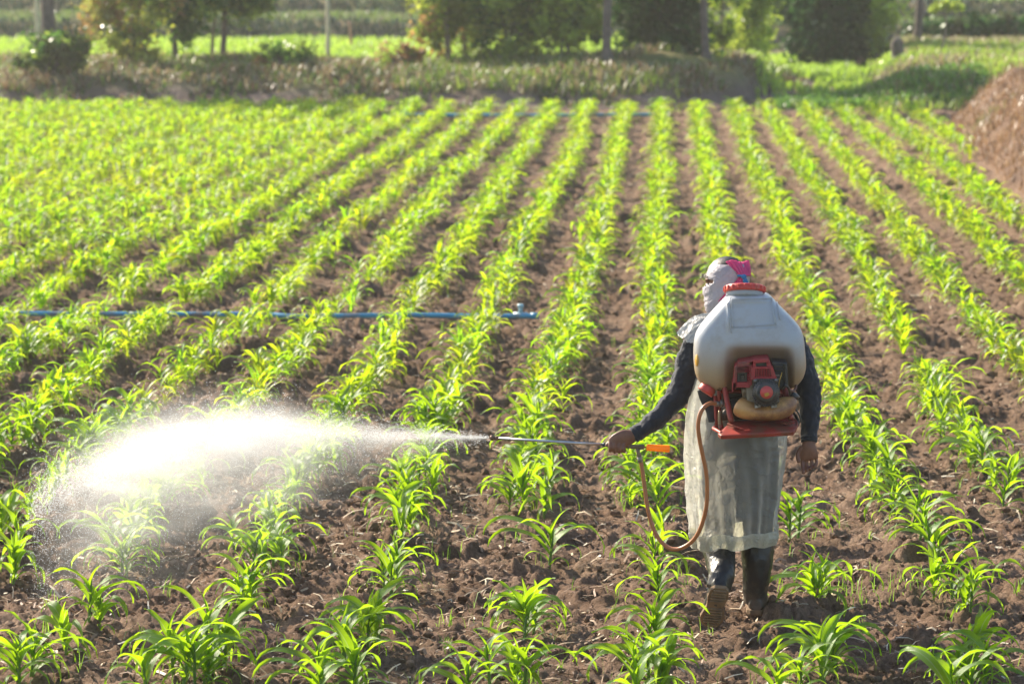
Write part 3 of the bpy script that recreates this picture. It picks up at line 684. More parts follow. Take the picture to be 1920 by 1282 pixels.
# straw
def straws(n, y0, y1, seed):
    g = np.random.default_rng(seed); y = g.uniform(y0, y1, n); x = cx(y)+g.uniform(-1, 1, n)*(.181*y+.2)
    k = fbm(x*1.6, y*1.6, 23) > .42; x = x[k]; y = y[k]; n = len(x); z = soil(x, y)+.012
    L = .02+.12*g.uniform(0, 1, n)**2.5; wd = g.uniform(.0014, .0058, n); a = g.uniform(0, math.pi, n); el = g.normal(0, .22, n)
    d = np.stack([np.cos(a)*np.cos(el), np.sin(a)*np.cos(el), np.sin(el)], 1); s = np.stack([-np.sin(a), np.cos(a), g.normal(0, .4, n)], 1)*wd[:, None]
    P = np.stack([x, y, z+np.abs(np.sin(el))*L*.4], 1); bend = np.stack([0*x, 0*x, L*.08], 1)+s*g.uniform(-2, 2, (n, 1))
    u = np.zeros((n, 3)); u[:, 2] = wd*.8
    V = np.stack([P-d*L[:, None]/2-s, P-d*L[:, None]/2+s, P+bend+s, P+bend-s, P+d*L[:, None]/2+s*.7, P+d*L[:, None]/2-s*.7, P-d*L[:, None]/2-u, P+bend-u*1.2, P+d*L[:, None]/2-u], 1).reshape(-1, 3)
    i = np.arange(n)*9; q = lambda *t: np.stack([i+w_ for w_ in t], 1)
    F = np.concatenate([q(0, 1, 2, 3), q(3, 2, 4, 5), q(1, 6, 7, 2), q(2, 7, 8, 4), q(6, 0, 3, 7), q(7, 3, 5, 8)])
    return V, F, palette(n, [(.58, .46, .30), (.46, .33, .2), (.36, .23, .14), (.68, .60, .46), (.28, .17, .11)], [3, 4, 3, 1.2, 3]).repeat(9, 0)
Va, Fa, Ca = straws(9000, 11.6, 19, 1); Vb, Fb, Cb = straws(6000, 19, 40, 2)
m, t, b = newmat('dry straw'); a = N(t, 'Attribute', attribute_name='Col'); t.links.new(a.outputs['Color'], b.inputs['Base Color']); b.inputs['Roughness'].default_value = .7
o = mo('straw_litter', np.concatenate([Va, Vb]), np.concatenate([Fa, Fb+len(Va)]), m, smooth=False); setcol(o.data, np.concatenate([Ca, Cb])*.8)
props(o, 'dry straw and stalk bits littered over the soil', 'straw', kind='stuff')
# grass seedlings
x = []; y = []
for i in range(520):
    yy = 11.8+24*random.random()**1.5; xx = -.0542*yy+random.uniform(-1, 1)*(.181*yy+.2); m = random.choice((2, 3, 5))
    for k in range(m): x.append(xx+random.gauss(0, .014)); y.append(yy+random.gauss(0, .014))
for i in range(60):                                            # grassy patch right of the farmer
    g = G(random.gauss(1650, 55), random.gauss(1105, 16)); x.append(g.x); y.append(g.y)
for px, py, c in ((1010, 1060, 7), (1300, 1085, 6), (1550, 1130, 8), (880, 1165, 3), (1180, 1030, 8), (560, 1060, 6), (820, 1035, 8)):
    g = G(px, py)
    for k in range(c): x.append(g.x+random.gauss(0, .025)); y.append(g.y+random.gauss(0, .03))
x = np.array(x); y = np.array(y)
blades('grass_seedlings', np.stack([x, y, soil(x, y)-.005], 1), rng.uniform(.035, .13, len(x)), rng.uniform(.003, .0065, len(x)), palette(len(x), [(.33, .55, .05), (.24, .42, .05)], [3, 2]),
       'thin grass seedlings sprouting between the maize rows', 'grass', bend=.6)

# ------------------------------------------------------------------ the farmer
YP = 13.5
def S(px, py, d=0.0): return W(px, py, YP+d)
def pxm(n, d=0.0): return n*(YP+d+.35)/FP          # n photo pixels at that distance, in metres
M_SKIN = plain('sunburnt skin', (.20, .085, .05), (.15, .06, .036), rough=.5, nscale=30, bmp=.4, bdist=.001, bscale=160)
def clothmat(name, c1, c2, rough=.9, wr=6):
    m, t, b = newmat(name); b.inputs['Roughness'].default_value = rough; b.inputs['Sheen Weight'].default_value = .15
    t.links.new(ramp(t, noise(t, 7, 5), [(.35, c1), (.65, c2)]), b.inputs['Base Color'])
    tc = t.nodes.new('ShaderNodeTexCoord'); mp = N(t, 'Mapping'); mp.inputs['Scale'].default_value = (1, 1, .35); t.links.new(tc.outputs['Object'], mp.inputs[0])
    n1 = N(t, 'TexNoise', Scale=wr*3, Detail=3, Distortion=1.2); t.links.new(mp.outputs[0], n1.inputs['Vector'])
    h = math_(t, 'ADD', n1.outputs['Fac'], math_(t, 'MULTIPLY', noise(t, 300, 2), .05)); bump(t, h, .55, .012, b); return m
M_NAVY = clothmat('dark blue jersey', (.010, .013, .020), (.018, .022, .033))
M_TROUS = clothmat('dark work cloth', (.016, .017, .021), (.028, .028, .032))
farmer = thing('person', 'farmer seen from behind in dark sleeves, plastic gown and rubber boots, spraying the maize', 'person', G(1385, 1150))

parts = []
# trunk, neck, head
parts.append(loft([(S(1385, 865, .0), .15, .11), (S(1387, 820, .0), .165, .12), (S(1388, 760, .02), .145, .105), (S(1390, 700, .06), .155, .11), (S(1391, 650, .09), .175, .11),
                   (S(1390, 622, .11), .165, .09), (S(1383, 606, .13), .09, .07), (S(1372, 590, .16), .055, .058), (S(1365, 565, .19), .052, .058)], 24, 4))
HC = S(1361, 537, .22)
HX = Vector((-.93, .36, 0)).normalized(); HZ = Vector((-.10, .12, 1)).normalized(); HY = HZ.cross(HX).normalized(); HX = HY.cross(HZ)   # face direction, up
def H(a, b, c): return HC+HX*a+HY*b+HZ*c
AX = (HX, HY, HZ)
parts.append(ell(H(-.012, 0, .03), (.098, .078, .105), AX))          # skull
parts.append(ell(H(.022, 0, -.055), (.068, .058, .075), AX))         # jaw
parts.append(ell(H(.082, 0, -.10), (.022, .026, .018), AX))          # chin
parts.append(ell(H(.070, 0, .040), (.028, .056, .020), AX))          # brow
parts.append(loft([(H(.088, 0, .03), .010, .008), (H(.104, 0, .0), .013, .012), (H(.108, 0, -.022), .016, .014), (H(.094, 0, -.034), .010, .010)], 10, 3, HY))   # nose
parts.append(ell(H(.088, 0, -.060), (.012, .024, .007), AX)); parts.append(ell(H(.087, 0, -.072), (.012, .022, .007), AX))   # lips
for s in (-1, 1):
    parts.append(ell(H(.064, s*.045, -.01), (.024, .022, .024), AX))                                                   # cheeks
    parts.append(ell(H(-.005, s*.080, -.005), (.018, .008, .031), AX))                                                 # ears
# left arm (reaching out to the lance)
SHL = S(1308, 632, .10); ELL_ = S(1279, 738, .02); WRL = S(1192, 813, -.06)
parts.append(loft([(S(1330, 620, .1), .045, .045), (SHL, .045, .045), (S(1290, 690, .05), .040, .040), (ELL_, .034, .034), (S(1238, 778, -.02), .031, .031), (WRL, .027, .030)], 18, 4, (0, 1, 0)))
# right arm hanging
SHR = S(1474, 636, .10); ELR = S(1516, 738, .03); WRR = S(1517, 826, -.04)
parts.append(loft([(S(1450, 622, .1), .045, .045), (SHR, .045, .045), (S(1500, 690, .06), .040, .040), (ELR, .034, .034), (S(1520, 785, -.0), .029, .029), (WRR, .026, .030)], 18, 4, (0, 1, 0)))
# legs
hr_x = S(1417, 1140, -.005).x; KNL = S(1352, 975, .06); ANL = Vector((S(1351, 1092, 0).x, YP-.30, .20)); KNR = S(1421, 985, .10); ANR = Vector((S(1417, 1110, 0).x, YP+.02, .10))
parts.append(loft([(S(1357, 850, .0), .095, .10), (S(1354, 905, .03), .085, .085), (KNL, .058, .06), (S(1345, 1013, .03), .050, .050), (Vector((S(1349, 1050, 0).x, YP-.10, .30)), .040, .042), (Vector((S(1351, 1085, 0).x, YP-.235, .245)), .030, .034)], 18, 4))
parts.append(loft([(S(1415, 850, .0), .095, .10), (S(1418, 905, .05), .085, .085), (KNR, .058, .06), (S(1421, 1008, .07), .050, .050), (S(1420, 1060, .045), .040, .042), (Vector((hr_x, YP+.06, .10)), .030, .034)], 18, 4))
TOL = Vector((S(1331, 1165, 0).x, YP-.17, .035))
parts.append(loft([(Vector((S(1351, 1085, 0).x, YP-.225, .25)), .028, .030), (ANL+Vector((0, .06, -.01)), .028, .026), (ANL.lerp(TOL, .5)+Vector((0, .05, .03)), .028, .018), (TOL+Vector((0, .01, .035)), .022, .012)], 14, 3))
parts.append(loft([(Vector((hr_x, YP+.05, .09)), .028, .028), (Vector((hr_x+.005, YP+.09, .055)), .030, .022), (Vector((hr_x+.015, YP+.20, .038)), .026, .013)], 14, 3))
# the lance's axis
LA = S(918.5, 820.5, -.06); LB = S(1214, 838.5, -.06); LD = (LB-LA).normalized()
def lance(px): return LA+LD*((S(px, 830, -.06).x-LA.x)/LD.x)
CAMW = Vector((0, -1, 0)); UPV = Vector((0, 0, 1))
# left hand: palm behind the lance's top, four fingers curled over and under it, thumb along the top
palmc = lance(1163)+UPV*.018+Vector((0, .004, 0))
parts.append(loft([(WRL, .028, .026), (S(1183, 818, -.065), .036, .024), (S(1170, 822, -.07), .044, .022), (S(1157, 828, -.075), .042, .019), (S(1148, 834, -.075), .034, .014)], 16, 4, (-.25, 0, -1)))
for i, (px, ln) in enumerate(((1144.5, .9), (1153, 1.0), (1161.5, .98), (1170, .86))):
    c = lance(px); r = .0100*(1 if i else .95)
    parts.append(tube([c+UPV*.030+CAMW*.004, c+UPV*.012+CAMW*.027*ln, c-UPV*.014*ln+CAMW*.029, c-UPV*.029*ln+CAMW*.008, c-UPV*.022*ln-CAMW*.016], r, 9, 4))
parts.append(loft([(S(1166, 818, -.055), .013, .013), (lance(1152)+UPV*.022-CAMW*.012, .012, .012), (lance(1141)+UPV*.010+CAMW*.010, .0105, .0105), (lance(1137)-UPV*.006+CAMW*.017, .009, .009)], 9, 4))
# right hand, open and relaxed, palm towards the viewer
q = lambda x, y, d=-.05: S(x, y, d)
parts.append(loft([(WRR, .030, .022), (q(1516, 838), .036, .019), (q(1517, 850), .043, .018), (q(1518, 860), .042, .015)], 14, 4, (1, 0, 0)))
for (x0, y0, x1, y1, x2, y2, x3, y3, r) in ((1504, 858, 1504, 868, 1505, 878, 1507, 888, .0088), (1512, 861, 1512, 870, 1513, 877, 1512, 883, .0092),
                                            (1521, 861, 1522, 868, 1521, 875, 1518, 880, .0090), (1529, 857, 1531, 864, 1530, 871, 1526, 876, .0080)):
    parts.append(tube([q(x0, y0), q(x1, y1, -.052), q(x2, y2, -.064), q(x3, y3, -.078)], r, 9, 4))
parts.append(loft([(q(1504, 838), .014, .013), (q(1497, 848, -.055), .012, .011), (q(1496, 858, -.062), .0105, .010), (q(1498, 867, -.07), .0085, .008)], 9, 4))
V, F = merge(parts); body = remesh(mo('body', V, F, M_SKIN, farmer), .0034, 2)
# eyes (one shows through the slit of the face cloth)
M_EYE = plain('eye', (.7, .68, .65), (.02, .015, .012), rough=.2, nscale=60)
for s in (-1, 1):
    V, F = ell(H(.080, s*.031, .012), (.012, .013, .012), AX, 12, 8); mo('eye', V, F, M_EYE, farmer)
# hair: short black cap with a few strands over the brow
def headsurf(a, e, grow=1.0):
    """direction from azimuth a (0 = face) and elevation e"""
    d = HX*(math.cos(e)*math.cos(a))+HY*(math.cos(e)*math.sin(a))+HZ*math.sin(e)
    r = 1/math.sqrt((math.cos(e)*math.cos(a)/.103)**2+(math.cos(e)*math.sin(a)/.082)**2+(math.sin(e)/.110)**2)
    return H(-.010, 0, .03)+d*(r*grow)
V = []; F = []; nu, nv = 48, 12
for j in range(nv+1):
    for i in range(nu):
        a = 2*math.pi*i/nu; e = math.pi/2-(math.pi/2-.30)*j/nv
        V.append(headsurf(a, e, 1.035+.018*math.sin(a*23+j)*min(1, j/4)+.01*random.random()))
for j in range(nv):
    for i in range(nu): F.append((j*nu+i, (j+1)*nu+i, (j+1)*nu+(i+1) % nu, j*nu+(i+1) % nu))
M_HAIR = plain('black hair', (.012, .010, .009), (.03, .025, .022), rough=.45, nscale=90, bmp=.7, bdist=.003, bscale=200)
V2 = []
for k in range(90):
    a = random.uniform(-.9, .9)+(0 if k < 45 else random.uniform(-3, 3)); p = headsurf(a, .42, 1.03); o1 = headsurf(a+random.uniform(-.2, .2), .25, 1.10+.08*random.random())
    o2 = o1+HX*random.uniform(.0, .03)*math.cos(a)+HZ*random.uniform(-.02, .015)
    V2.append(tube([p, o1, o2], .0012, 4, 2))
a_, b_ = merge([(V, F)]+V2[:45]); mo('hair', a_, b_, M_HAIR, farmer)
# face cloth wound round the head and neck: loft of horizontal rings measured from the photograph, folds run to the knot
KN = S(1384, 520, .12)
def clothshell(name, rows, depth, M, folds=.010, nf=26, thick=.003, slit=True, parent=None):
    V = []; F = []; nu = 96; R_ = spline([(r[0], r[1], r[2], r[3], r[4]) for r in rows], 5)
    for j, (py, x0, x1, dd, th) in enumerate(R_):
        for i in range(nu):
            a = 2*math.pi*i/nu; c = math.cos(a); s = math.sin(a); c = math.copysign(abs(c)**.9, c)
            px = (x0+x1)/2+c*(x1-x0)/2; p = S(px, py, dd)+Vector((0, s*th, 0))
            v = p-KN; ang = math.atan2(v.z, -v.x); fo = folds*(math.sin(nf*1.9*ang+2*math.sin(ang*7))*.28+.16*math.sin(nf*3.7*ang+1)+.3*math.sin(nf*.5*ang))*min(1, v.length/.06)*(.35+.65*min(1, max(0, (py-535)/40)))
            n_ = Vector((c, s, 0)); V.append(p+n_*(fo+.002*math.sin(11*ang+4)))
    m = len(R_)
    for j in range(m-1):
        for i in range(nu):
            cpt = (V[j*nu+i]+V[(j+1)*nu+(i+1) % nu])/2
            if slit:
                a, b, c = (cpt-HC).dot(HX), (cpt-HC).dot(HY), (cpt-HC).dot(HZ)
                if a > .02 and (c-.028)**2/(.028**2)+(b/.105)**2 < 1: continue
            F.append((j*nu+i, j*nu+(i+1) % nu, (j+1)*nu+(i+1) % nu, (j+1)*nu+i))
    o = mo(name, V, F, M, parent or farmer); md = o.modifiers.new('cloth', 'SOLIDIFY'); md.thickness = thick; return o
def thincloth(name, col, tcol, trans=.35, clear=0.0, gloss=.05, rough=.5, bs=30, bst=.4, nz=(.8, 1.0)):
    m, t, b = newmat(name); t.nodes.remove(b); out = t.nodes['Material Output']
    f = ramp(t, noise(t, 6, 5), [(.3, (nz[0],)*3), (.7, (nz[1],)*3)]); c1 = mixc(t, 1., f, col, 'MULTIPLY'); c2 = mixc(t, 1., f, tcol, 'MULTIPLY')
    df = N(t, 'BsdfDiffuse'); tl = N(t, 'BsdfTranslucent'); gl = N(t, 'BsdfGlossy', Roughness=rough)
    bn = N(t, 'Bump', Strength=bst, Distance=.016); nn = noise(t, bs, 4, .55); t.links.new(math_(t, 'ADD', math_(t, 'MULTIPLY', math_(t, 'POWER', math_(t, 'SUBTRACT', 1.0, math_(t, 'ABSOLUTE', math_(t, 'SUBTRACT', math_(t, 'MULTIPLY', nn, 2.0), 1.0))), 5.0), .5), nn), bn.inputs['Height'])
    for q in (df, tl, gl): t.links.new(bn.outputs[0], q.inputs['Normal'])
    t.links.new(c1, df.inputs[0]); t.links.new(c2, tl.inputs[0])
    m1 = N(t, 'MixShader', Fac=trans); t.links.new(df.outputs[0], m1.inputs[1]); t.links.new(tl.outputs[0], m1.inputs[2])
    m2 = N(t, 'MixShader', Fac=gloss); t.links.new(m1.outputs[0], m2.inputs[1]); t.links.new(gl.outputs[0], m2.inputs[2]); last = m2
    if clear:
        tp = N(t, 'BsdfTransparent'); tp.inputs[0].default_value = (.95, .95, .9, 1); m3 = N(t, 'MixShader'); lw = N(t, 'LayerWeight', Blend=.5)
        t.links.new(math_(t, 'MULTIPLY', math_(t, 'SUBTRACT', 1.0, math_(t, 'POWER', lw.outputs['Facing'], .95)), clear), m3.inputs[0])
        t.links.new(m2.outputs[0], m3.inputs[1]); t.links.new(tp.outputs[0], m3.inputs[2]); last = m3
    t.links.new(last.outputs[0], out.inputs[0]); return m
M_FACEC = thincloth('pale lilac face cloth', (.56, .52, .56), (.5, .42, .42), .3, bs=18, bst=.5)
clothshell('face_cloth', [(494, 1341, 1398, .22, .080), (500, 1334, 1402, .22, .092), (512, 1326, 1405, .22, .102), (528, 1322, 1404, .22, .106), (545, 1318, 1401, .215, .103), (560, 1320, 1398, .205, .094),
                          (575, 1324, 1394, .195, .082), (590, 1329, 1392, .18, .078), (604, 1331, 1395, .165, .085), (616, 1326, 1402, .155, .10)], 0, M_FACEC)
# pink scarf: two fans of folds meeting in a blue knot at the back of the head
M_PINK = thincloth('bright pink scarf', (.85, .09, .28), (.9, .12, .30), .3, bs=25)
def fan(corners, name):
    (a0, a1, b0, b1) = corners; V = []; F = []; nu, nv = 40, 10
    for j in range(nv+1):
        t = j/nv
        for i in range(nu+1):
            u = i/nu; p = a0.lerp(a1, u).lerp(b0.lerp(b1, u), t); out = (p-H(-.01, 0, .02)); out.z *= .3; out = out.normalized()
            V.append(p+out*(.012*math.sin(math.pi*u)*(1-abs(2*t-1)*.4)+.0035*math.sin(u*34+t*2)*(1-.2*t))+Vector((0, 0, .006*math.sin(u*7)*(1-t))))
    for j in range(nv):
        for i in range(nu): F.append((j*(nu+1)+i, j*(nu+1)+i+1, (j+1)*(nu+1)+i+1, (j+1)*(nu+1)+i))
    return V, F
k0 = S(1386, 517, .115); k1 = S(1393, 518, .112)
scarf = merge([fan((S(1361, 491, .14), S(1401, 490, .20), k0, S(1402, 517, .135)), 'a'), fan((S(1346, 565, .10), S(1385, 562, .10), k0+Vector((0, 0, -.008)), S(1396, 522, .115)), 'b'),
               fan((S(1401, 491, .20), S(1398, 493, .28), S(1402, 517, .135), S(1404, 518, .24)), 'c')])
o = mo('scarf', scarf[0], scarf[1], M_PINK, farmer); md = o.modifiers.new('cloth', 'SOLIDIFY'); md.thickness = .003
V, F = merge([ell(S(1395, 519, .10), (.013, .011, .012)), ell(S(1397, 526, .10), (.012, .009, .013)), loft([(S(1382, 517, .112), .003, .004), (S(1390, 517, .105), .005, .006), (S(1396, 519, .10), .01, .01)], 8, 3)])
mo('scarf_knot', V, F, clothmat('blue cloth tie', (.01, .10, .26), (.02, .20, .42)), farmer)
V, F = merge([loft([(S(1397, 524, .10), .009, .006), (S(1399, 531, .098), .011, .005), (S(1400, 540, .10), .008, .004)], 8, 3)]); mo('tie_end', V, F, bpy.data.materials['blue cloth tie'], farmer)

# jersey: trunk and two sleeves in one surface, with wrinkles
p = []
p.append(loft([(S(1391, 962, .04), .155, .172), (S(1391, 935, .035), .170, .178), (S(1390, 870, .02), .178, .172), (S(1389, 810, .01), .172, .155), (S(1389, 740, .03), .160, .122), (S(1391, 680, .07), .178, .125), (S(1390, 640, .10), .195, .12),
               (S(1388, 620, .12), .17, .10), (S(1378, 606, .14), .09, .08), (S(1372, 596, .155), .065, .07)], 28, 4))
p.append(loft([(S(1340, 622, .1), .065, .065), (S(1312, 634, .10), .070, .066), (S(1294, 672, .06), .064, .062), (S(1281, 715, .03), .060, .060), (S(1270, 742, .01), .059, .056), (S(1240, 776, -.02), .052, .050),
               (S(1212, 800, -.04), .042, .042), (S(1196, 811, -.055), .035, .038), (S(1188, 815, -.06), .0345, .037)], 22, 5, (0, 1, 0)))
p.append(loft([(S(1450, 624, .1), .065, .065), (S(1478, 636, .10), .070, .066), (S(1500, 672, .07), .062, .060), (S(1513, 715, .04), .058, .056), (S(1518, 745, .025), .055, .052), (S(1519, 790, .0), .046, .044),
               (S(1517, 815, -.02), .038, .038), (S(1517, 827, -.04), .0375, .036)], 22, 5, (0, 1, 0)))
V, F = merge(p); shirt = remesh(mo('jersey', V, F, M_NAVY, farmer), .006, 2); fold(shirt, .026, .055); fold(shirt, .008, .024)
# cuffs gathered at the wrists
for a, b in ((S(1199, 809, -.053), S(1187, 816, -.061)), (S(1517, 818, -.03), S(1517, 829, -.042))):
    V, F = loft([(a, .036, .039), (a.lerp(b, .3), .040, .042), (a.lerp(b, .55), .036, .038), (a.lerp(b, .8), .039, .040), (b, .035, .036)], 20, 3, (0, 1, 0)); mo('cuff', V, F, M_NAVY, farmer)
p = [loft([(S(1358, 840, .0), .11, .115), (S(1355, 905, .03), .10, .10), (S(1352, 965, .06), .078, .08), (S(1347, 1015, .04), .062, .062)], 20, 4),
     loft([(S(1414, 840, .0), .11, .115), (S(1418, 905, .05), .10, .10), (S(1421, 965, .09), .078, .08), (S(1421, 1020, .07), .062, .062)], 20, 4)]
V, F = merge(p); tr = remesh(mo('trousers', V, F, M_TROUS, farmer), .007, 2); fold(tr, .015, .05)

# rubber boots
def rubber():
    m, t, b = newmat('muddy black rubber'); b.inputs['Specular IOR Level'].default_value = .5
    g = N(t, 'NewGeometry'); sp = N(t, 'SeparateXYZ'); t.links.new(g.outputs['Position'], sp.inputs[0])
    f = math_(t, 'ADD', math_(t, 'MULTIPLY', sp.outputs[2], -4.5), math_(t, 'MULTIPLY', noise(t, 14, 6, .7), 1.30)); cl = N(t, 'Clamp'); t.links.new(f, cl.inputs[0])
    t.links.new(mixc(t, cl.outputs[0], (.012, .011, .011), (.17, .12, .085)), b.inputs['Base Color'])
    t.links.new(math_(t, 'ADD', math_(t, 'MULTIPLY', cl.outputs[0], .45), .42), b.inputs['Roughness']); bump(t, noise(t, 16, 3), .35, .012, b); return m
M_RUB = rubber(); M_SOLE = plain('mud caked sole', (.25, .155, .08), (.15, .095, .055), rough=.9, nscale=22, bmp=.9, bdist=.006, bscale=50)
def boot(top, mid, ank, heel, toe, up_, label=None):
    """boot > sole; heel and toe are points at the bottom of the sole"""
    f = (toe-heel).normalized(); s = f.cross(up_).normalized(); u = s.cross(f)
    L = (toe-heel).length
    shaft = loft([(top, .080, .082), (top.lerp(mid, .5), .079, .080), (mid, .073, .076), (ank, .062, .066), (heel+f*.07+u*.055, .056, .060)], 26, 5, s)
    foot = loft([(heel+f*.0+u*.045, .030, .030), (heel+f*.03+u*.048, .040, .042), (heel+f*.10+u*.050, .042, .050), (heel+f*(L*.62)+u*.038, .048, .036), (heel+f*(L*.86)+u*.030, .043, .028), (heel+f*(L*.985)+u*.026, .020, .016)], 26, 5, s)
    V, F = merge([shaft, foot]); o = remesh(mo('boot', V, F, M_RUB, farmer), .005, 5); fold(o, .012, .05)
    V, F = loft([(top+(top-mid).normalized()*.004, .081, .083), (top-(top-mid).normalized()*.012, .081, .083)], 28, 1, s); mo('boot_rim', V, F, M_RUB, farmer)
    # sole outline
    prof = [(0, .022), (.02, .036), (.07, .041), (.11, .036), (.14, .034), (.18, .042), (.22, .048), (.255, .043), (.28, .028), (.288, .008)]
    pr = [(x*L/.288, w_*1.22) for x, w_ in prof]; ringL = [(x, w_) for x, w_ in pr]+[(x, -w_) for x, w_ in pr[::-1]]
    n = len(ringL); V = [heel+f*x+s*w_+u*z for z in (0, .022) for x, w_ in ringL]; F = [tuple(range(n)), tuple(range(2*n-1, n-1, -1))]+[(i, n+i, n+(i+1) % n, (i+1) % n) for i in range(n)]
    lugs = [(V, F)]
    for k in range(14):
        if 5 <= k <= 6: continue
        x = L*(k+.8)/15; wv = np.interp(x, [a for a, b in pr], [b for a, b in pr])*1.5; z_ = -.004
        lugs.append(box(heel+f*x+u*z_, (wv, .009, .01), (s, f, u)))
    V, F = merge(lugs); sole = mo('boot_sole', V, F, M_SOLE, farmer, smooth=False); bevel(sole, .002, 1)
hl = Vector((W(1351, 1102, YP-.36).x, YP-.36, .208)); te = Vector((W(1331, 1176, YP-.22).x, YP-.205, -.015))
boot(S(1345, 1013, .03), Vector((S(1349, 1050, 0).x, YP-.10, .30)), Vector((S(1351, 1085, 0).x, YP-.235, .245)), hl, te, Vector((0, .55, .6)))
hr = Vector((S(1417, 1140, 0).x, YP-.005, .0)); tr_ = hr+Vector((.02, .285, -.015))
boot(S(1421, 1008, .07), S(1420, 1060, .045), Vector((hr.x, YP+.055, .11)), hr, tr_, Vector((0, 0, 1)))

# translucent plastic gown: flared shoulders, hanging skirt with folds and a turned hem
M_GOWN = thincloth('thin cloudy plastic', (.74, .73, .68), (.95, .94, .86), .60, clear=.68, gloss=.08, rough=.25, bs=13, bst=.9, nz=(.85, 1.0))
M_GOWNH = thincloth('doubled plastic hem', (.70, .68, .56), (.66, .63, .48), .50, clear=.14, gloss=.08, rough=.3, bs=40, bst=.7, nz=(.8, 1.0))
rowsG = [(640, 1310, 1478, .10, .155), (690, 1303, 1482, .07, .165), (735, 1295, 1476, .04, .175), (780, 1287, 1477, .02, .185), (830, 1284, 1476, .01, .195), (880, 1286, 1470, .01, .20), (930, 1291, 1463, .02, .205), (975, 1295, 1457, .03, .21), (1000, 1298, 1457, .03, .212)]
def gown(rows, name, M, hem=None):
    V = []; F = []; nu = 150; R_ = spline(rows, 8); m = len(R_)
    for j, (py, x0, x1, dd, th) in enumerate(R_):
        t = max(0, (py-700)/310)
        for i in range(nu):
            a = 2*math.pi*i/nu; c = math.cos(a); s = math.sin(a); c2 = math.copysign(abs(c)**.85, c); s2 = math.copysign(abs(s)**.85, s)
            fo = t*(.012*math.sin(7*a+1.2+.004*py)+.008*math.sin(13*a+.01*py+.6*math.sin(.03*py))+.005*math.sin(23*a-.03*py+1.5*math.sin(.02*py+a))+.003*math.sin(.19*py+5*a+3*math.sin(3*a)))
            px = (x0+x1)/2+c2*(x1-x0)/2; z = 0
            if py > 930: z = (py-930)/70*(-.022*(c < 0)*abs(c)-.028*max(0, s)+.006*math.sin(9*a))
            V.append(S(px, py, dd)+Vector((c*fo, s2*th+s*fo, z)))
    for j in range(m-1):
        for i in range(nu): F.append((j*nu+i, j*nu+(i+1) % nu, (j+1)*nu+(i+1) % nu, (j+1)*nu+i))
    return mo(name, V, F, M, farmer)
gown(rowsG, 'plastic_gown', M_GOWN)
gown([(986, 1296, 1459, .03, .214), (990, 1295, 1460, .03, .217), (1000, 1296, 1460, .03, .217), (1012, 1299, 1458, .03, .214)], 'gown_hem', M_GOWNH)
# shoulder flaps of the gown
def flap(P, nm, seed):
    V = []; F = []; nu, nv = 26, 12
    for j in range(nv+1):
        t = j/nv
        for i in range(nu+1):
            u = i/nu; a = P[0].lerp(P[1], u); b = P[2].lerp(P[3], u); p_ = a.lerp(b, t)
            p_ = p_+Vector((0, -.03*math.sin(math.pi*u), .028*math.sin(math.pi*t)+.006*math.sin(u*17+seed)*t+.004*math.sin(u*31+t*9)))
            V.append(p_)
    for j in range(nv):
        for i in range(nu): F.append((j*(nu+1)+i, j*(nu+1)+i+1, (j+1)*(nu+1)+i+1, (j+1)*(nu+1)+i))
    return V, F
M_FLAP = thincloth('crumpled plastic', (.66, .68, .68), (.62, .64, .62), .45, clear=.15, gloss=.1, rough=.3, bs=45, bst=.8)
V, F = merge([flap((S(1330, 588, .10), S(1326, 592, .24), S(1269, 625, .02), S(1276, 622, .24)), 'l', 0), flap((S(1330, 588, .10), S(1345, 600, .05), S(1269, 626, .02), S(1308, 650, -.06)), 'l2', 2)])
o = mo('gown_shoulder', V, F, M_FLAP, farmer)
V, F = merge([flap((S(1425, 592, .10), S(1430, 596, .24), S(1500, 632, .05), S(1496, 630, .24)), 'r', 4)]); mo('gown_shoulder', V, F, M_FLAP, farmer)

